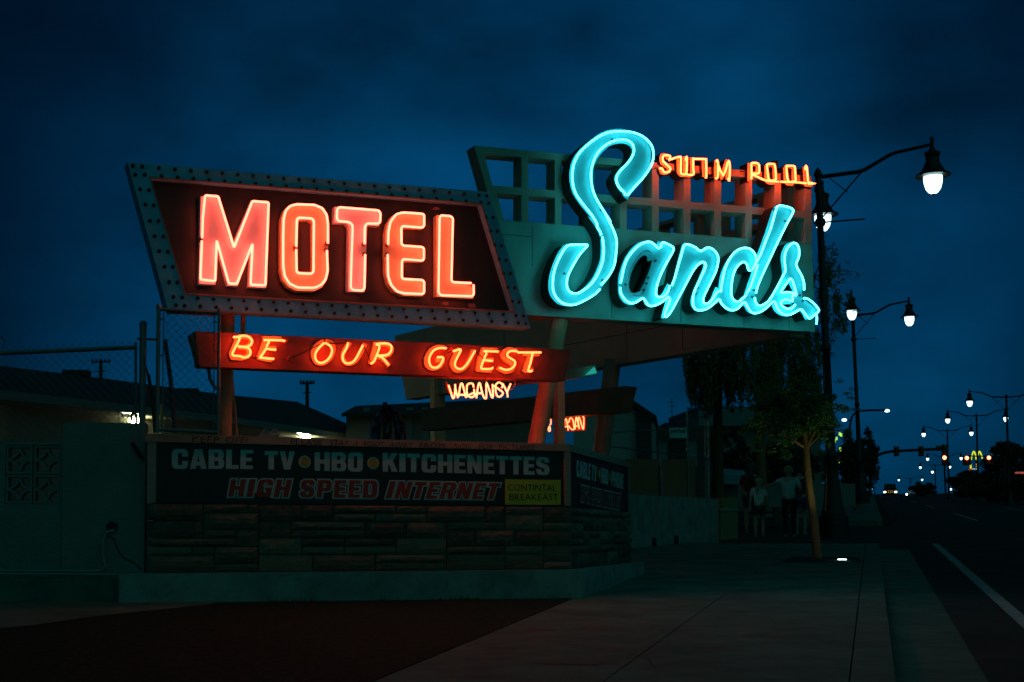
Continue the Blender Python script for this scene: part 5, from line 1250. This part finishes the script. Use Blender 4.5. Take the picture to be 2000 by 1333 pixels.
for p in ([(1590, 540), (1610, 500), (1622, 478)], [(1590, 540), (1635, 530), (1675, 532)], [(1590, 560), (1640, 590), (1668, 610)], [(1590, 540), (1615, 560), (1650, 545)], [(1560, 640), (1600, 660), (1625, 676)], [(1555, 650), (1590, 690), (1628, 698)]):
    limb(mb, [at(x, y, 36+R.uniform(-.3, .3)) for x, y in p], .02, .005, 5)
    for k in range(10):
        q = R.random(); a = Vector(at(*p[1], 36)).lerp(at(*p[2], 36), q*1.05); leaves(mb, a+Vector((R.gauss(0, .12), R.gauss(0, .12), R.gauss(0, .12))), (.08, .08, .06), 5, .05, .5)
o = mb.build('bare_branch', M_leafd, [x for x in bpy.data.objects if x.name.startswith('weeping_tree')][1])
# shrubs and dark tree masses
def bush(label, px, py, rx, ry, d, n, sz, m=M_leafd, name='bush', trunk=True, group=None, seed=3):
    rg = random.Random(seed); c0 = at(px, py+ry, d); zg_ = min(c0.z, gz(c0.x, c0.y)+.1)
    t = thing(name, label, 'tree' if 'tree' in name else 'shrub', Vector((c0.x, c0.y, zg_)), group)
    s_ = d/F; mb = MB(); c = at(px, py, d)
    for k in range(6): limb(mb, [Vector((c.x+rg.uniform(-.1, .1)*rx*s_, c.y, zg_)), c+Vector((rg.uniform(-.5, .5)*rx*s_, rg.uniform(-.3, .3)*rx*s_, rg.uniform(-.2, .5)*ry*s_))], .05+rx*s_*.02, .015, 5)
    mb.build('trunk', M_bark, t); mb = MB()
    for k in range(n):
        a_ = rg.uniform(0, 2*math.pi); rr = rg.random()**.55; q = c+Vector((math.cos(a_)*rr*rx*s_, rg.uniform(-.5, .5)*rx*s_, math.sin(a_)*rr*ry*s_))
        leaves(mb, q, (rx*s_*.2, rx*s_*.2, ry*s_*.16), 46, sz, .1, rg)
    mb.build('crown', m, t); return t
gB = 'dark bushes and trees beside the road'
bush('dark roadside bush behind the second lamp base on the left', 1672, 920, 38, 50, 64, 60, .12, group=gB, seed=1)
bush('tall dark roadside tree left of the road behind the second lamp', 1676, 895, 36, 58, 75, 95, .14, name='roadside_tree', group=gB, seed=2)
bush('dark hedge mass behind the walking group', 1520, 915, 75, 45, 44, 90, .09, group=gB, seed=4)
bush('dark shrub under the weeping trees by the yard fence', 1420, 895, 45, 50, 42, 60, .09, group=gB, seed=5)
bush('round dark tree beyond the pale oncoming car', 1805, 955, 24, 12, 190, 40, .28, name='roadside_tree', group=gB, seed=6)
bush('dark tree mass at the right edge beneath the median lamp', 1982, 922, 62, 50, 112, 150, .25, name='roadside_tree', group=gB, seed=7)
bush('dark bush mass below the golden arches', 1905, 946, 52, 24, 110, 110, .26, group=gB, seed=8)
bush('low dark bushes right of the road at the frame edge', 1985, 955, 100, 22, 96, 160, .2, group=gB, seed=9)
bush('small dark palm-like tree top right of the arches', 1965, 878, 26, 12, 108, 30, .25, name='roadside_tree', group=gB, seed=10)
mb = MB(); mb.box(at(1998, 924, 108), .55, .2, .07); mb.build('far_lit_sign', mat('far_red_lit', (.6,.2,.1), .4, emit=(.7,.12,.08), es=.5), label='thin far red-lit sign strip at the right edge among trees', cat='sign')
# twig at far left
mb = MB(); limb(mb, [at(-6, 655, 17), at(3, 660, 17), at(9, 668, 17), at(4, 680, 17)], .01, .004, 4); mb.build('twig', M_bark, label='bare twig poking in at the left edge above the fence', cat='twig')

# ================================================================== PEOPLE (seen from behind, walking away)
M_skin = mat('skin', (.42,.26,.19), .6); M_skin2 = mat('skin_tan', (.34,.20,.14), .6)
def skin_mesh(joints, edges, sub=2, root=0):
    me = bpy.data.meshes.new('sk'); me.from_pydata([Vector(j[0]) for j in joints], edges, []); ob = bpy.data.objects.new('sk', me); COL.objects.link(ob)
    sm = ob.modifiers.new('s', 'SKIN'); sm.use_smooth_shade = True; ob.modifiers.new('u', 'SUBSURF').levels = sub
    for i, j in enumerate(joints):
        sv = me.skin_vertices[0].data[i]; r = j[1]; sv.radius = r if isinstance(r, tuple) else (r, r); sv.use_root = (i == root)
    dg = bpy.context.evaluated_depsgraph_get(); m2_ = bpy.data.meshes.new_from_object(ob.evaluated_get(dg))
    vs = [v.co.copy() for v in m2_.vertices]; fs = [tuple(p.vertices) for p in m2_.polygons]
    bpy.data.objects.remove(ob); bpy.data.meshes.remove(me); bpy.data.meshes.remove(m2_); return vs, fs
def person(px, pyfeet, hgt, label, top, topm, bot, botm, skin, hairm, hair, stride=.22, arms=None, d=None, shoes=None, bare_legs=True, yaw=0, long_top=0):
    p = gnd(px, pyfeet) if d is None else at(px, pyfeet, d); base = Vector((p.x, p.y, p.z))
    t = thing('person', label, 'person', base, 'family walking away on the sidewalk')
    s = hgt/1.75; X = Matrix.Rotation(-YAW*.8+yaw, 3, 'Z')
    def W(v): v = Vector(v)*s; return X @ v          # local: +y away from camera
    st = stride
    J = [((0, 0, .95), (.13, .10)), ((0, 0, 1.12), (.12, .09)), ((0, 0, 1.32), (.145, .095)), ((0, 0, 1.44), (.10, .075)), ((0, .01, 1.50), (.052, .052)), ((0, .02, 1.56), (.06, .068)), ((0, .03, 1.65), (.078, .092)), ((0, .02, 1.71), (.06, .07)),
         ((.09, 0, .90), (.088, .088)), ((.10, st*.5, .50), (.056, .058)), ((.10, st*.5-.08, .30), (.05, .055)), ((.10, st*.5-.18 if st > 0 else 0, .09), (.034, .036)), ((.10, st*.5-.06, .04), (.035, .028)), ((.10, st*.5+.04, .03), (.03, .02)),
         ((-.09, 0, .90), (.088, .088)), ((-.10, -.02, .50), (.056, .058)), ((-.10, -st*.35, .30), (.05, .055)), ((-.10, -st*.6, .09), (.034, .036)), ((-.10, -st*.6+.10, .04), (.035, .028)), ((-.10, -st*.6+.19, .03), (.03, .02))]
    E_ = [(0,1),(1,2),(2,3),(3,4),(4,5),(5,6),(6,7),(0,8),(8,9),(9,10),(10,11),(11,12),(12,13),(0,14),(14,15),(15,16),(16,17),(17,18),(18,19)]
    A = arms or {}
    fing = []
    for sd in (1, -1):
        sh, el, wr, hd_ = A.get(sd, ((.17*sd, 0, 1.42), (.23*sd, -.03*sd, 1.14), (.25*sd, .06*sd, .90), (.25*sd, .08*sd, .82)))
        n = len(J); J += [(sh, (.055, .055)), (el, (.040, .040)), (wr, (.026, .028)), (hd_, (.022, .036))]
        E_ += [(3, n), (n, n+1), (n+1, n+2), (n+2, n+3)]
        fing.append((Vector(wr), Vector(hd_)))
    vs, fs = skin_mesh([(W(j), tuple(q*s for q in r)) for j, r in J], E_)
    mb = MB(); mb.add([base+v for v in vs], fs)
    for wr, hd_ in fing:
        dv = (hd_-wr).normalized(); sd_ = dv.cross(Vector((0, 0, 1)) if abs(dv.z) < .8 else Vector((1, 0, 0))).normalized()
        for k, ln_ in zip((-1.5, -.5, .5, 1.5), (.062, .074, .070, .055)):
            a = hd_+sd_*k*.017; mb.tube([base+W(a), base+W(a+dv*ln_*.55), base+W(a+dv*ln_+Vector((0, .012, 0)))], [.009*s, .008*s, .006*s], 5)
        mb.tube([base+W(wr+dv*.03+sd_*.02), base+W(wr+dv*.06+sd_*.045), base+W(wr+dv*.10+sd_*.05)], [.011*s, .010*s, .007*s], 5)
    for sd in (-1, 1): mb.lathe(base+W((sd*.077, .02, 1.62)), [(.0, -.02*s), (.014*s, -.01*s), (.016*s, .01*s), (.0, .025*s)], 6)
    mb.lathe(base+W((0, .125, 1.615)), [(.0, -.018*s), (.014*s, -.01*s), (.008*s, .02*s), (0, .03*s)], 6)
    mb.build('body', skin, t, smooth=True)
    # top
    Jt = [((0, 0, .93-long_top), (.150+long_top*.12, .118)), ((0, 0, 1.12), (.140, .108)), ((0, 0, 1.32), (.160, .112)), ((0, 0, 1.445), (.085, .085))]
    Et = [(0, 1), (1, 2), (2, 3)]
    for sd in (1, -1):
        sh, el, wr, hd_ = A.get(sd, ((.17*sd, 0, 1.42), (.23*sd, -.03*sd, 1.14), (.25*sd, .06*sd, .90), (.25*sd, .08*sd, .82)))
        n = len(Jt); q = Vector(sh).lerp(Vector(el), .75 if top != 'sleeveless' else .1); Jt += [(sh, (.072, .07)), (tuple(q), (.062, .062))]; Et += [(2, n), (n, n+1)]
    vs, fs = skin_mesh([(W(j), tuple(q*s for q in r)) for j, r in Jt], Et, root=1)
    mb = MB(); mb.add([base+v for v in vs], fs); mb.build('shirt', topm, t, smooth=True)
    # bottoms
    f = .62 if bot == 'shorts' else .13
    def lg(i0, i1, i2, zz):
        a, b_, c = Vector(J[i0][0]), Vector(J[i1][0]), Vector(J[i2][0])
        return a.lerp(b_, .7) if bot == 'shorts' else c
    Jb = [((0, 0, .97), (.145, .112)), (J[8][0], (.105, .105)), (tuple(lg(8, 9, 11, 0)), (.085 if bot == 'shorts' else .052,)*2), (J[14][0], (.105, .105)), (tuple(lg(14, 15, 17, 0)), (.085 if bot == 'shorts' else .052,)*2)]
    Eb = [(0, 1), (0, 3)]
    if bot == 'shorts': Eb += [(1, 2), (3, 4)]
    else:
        Jb += [(J[9][0], (.072, .072)), (J[15][0], (.072, .072))]; Eb += [(1, 5), (5, 2), (3, 6), (6, 4)]
    vs, fs = skin_mesh([(W(j), tuple(q*s for q in r)) for j, r in Jb], Eb)
    mb = MB(); mb.add([base+v for v in vs], fs); mb.build(bot, botm, t, smooth=True)
    # hair
    mb = MB()
    c = base+W((0, .012, 1.665)); mb.lathe(c, [(.03*s, .105*s), (.075*s, .085*s), (.100*s, .04*s), (.106*s, -.01*s), (.098*s, -.055*s), (.078*s, -.085*s), (.0, -.08*s)][::-1], 18)
    if hair == 'long':
        mb.tube([base+W(q) for q in ((0, -.05, 1.66), (0, -.10, 1.52), (0, -.12, 1.35), (0, -.12, 1.22))], [.09*s, .085*s, .075*s, .03*s], 10)
    elif hair == 'ponytail':
        mb.tube([base+W(q) for q in ((0, -.08, 1.68), (-.01, -.13, 1.58), (-.03, -.13, 1.42), (-.04, -.12, 1.26))], [.035*s, .042*s, .036*s, .012*s], 8)
    else:
        for k in range(16):
            a_ = 2*math.pi*k/16; mb.lathe(c+W((.085*math.cos(a_), .085*math.sin(a_)-.01, R.uniform(-.05, .05))), [(0, -.03*s), (.03*s, -.015*s), (.028*s, .02*s), (0, .035*s)], 6)
    mb.build('hair', hairm, t, smooth=True)
    for i0, i1, i2 in ((11, 12, 13), (17, 18, 19)):
        a, b_, c = (W(J[i][0]) for i in (i0, i1, i2)); mb = MB(); mb.tube([base+a+Vector((0, 0, -.01)), base+(a+b_)/2+Vector((0, 0, -.015)), base+b_, base+c+X @ Vector((0, .03, 0))], [.045*s, .052*s, .048*s, .03*s], 8); mb.build('shoe', shoes or mat('grey_shoe', (.18,.19,.2), .6), t, smooth=True)
    return t
wht = mat('white_cotton', (.62,.66,.66), .8, var=.1, vs=8); wht2 = mat('pale_blue_cotton', (.40,.50,.54), .8, var=.1, vs=8)
red_c = mat('dark_red_cloth', (.10,.018,.012), .85); drk = mat('black_cloth', (.010,.010,.012), .8); grn_c = mat('olive_cloth', (.05,.06,.035), .8); blu_c = mat('blue_cloth', (.015,.05,.16), .8)
blond = mat('blond_hair', (.28,.24,.13), .6); drkh = mat('dark_hair', (.02,.012,.01), .5)
person(1467, 1045, 1.68, 'long-haired adult in a dark red top at the left of the walking group', 'tee', red_c, 'shorts', grn_c, M_skin2, drkh, 'long', stride=.28, d=31.4, long_top=.12)
person(1483.5, 1052, 1.38, 'girl with blond ponytail, white shirt and dark shorts, second in the walking group', 'tee', wht, 'shorts', grn_c, M_skin, blond, 'ponytail', stride=.20)
person(1543, 1052.5, 1.64, 'boy in pale T-shirt and black trousers reaching his left arm to the girl', 'tee', wht2, 'trousers', drk, M_skin, blond, 'short', stride=.30,
       arms={-1: ((-.17, 0, 1.42), (-.36, .02, 1.33), (-.54, .04, 1.24), (-.61, .05, 1.23)), 1: ((.17, 0, 1.42), (.27, -.08, 1.20), (.22, .12, 1.04), (.18, .17, 1.02))})
person(1564, 1046, 1.62, 'person in blue shorts mostly hidden by the leaning tree trunk', 'tee', drk, 'shorts', blu_c, M_skin, drkh, 'short', stride=.24, d=31.2, shoes=mat('white_shoe', (.5,.5,.5), .6))
# dropped sun: a last trace of twilight from the west
sun = bpy.data.lights.new('sun', 'SUN'); sun.energy = .006; sun.angle = math.radians(20); sun.color = (.6, .8, 1)
so = bpy.data.objects.new('sun', sun); COL.objects.link(so); so.rotation_euler = (math.radians(80), 0, math.radians(170))
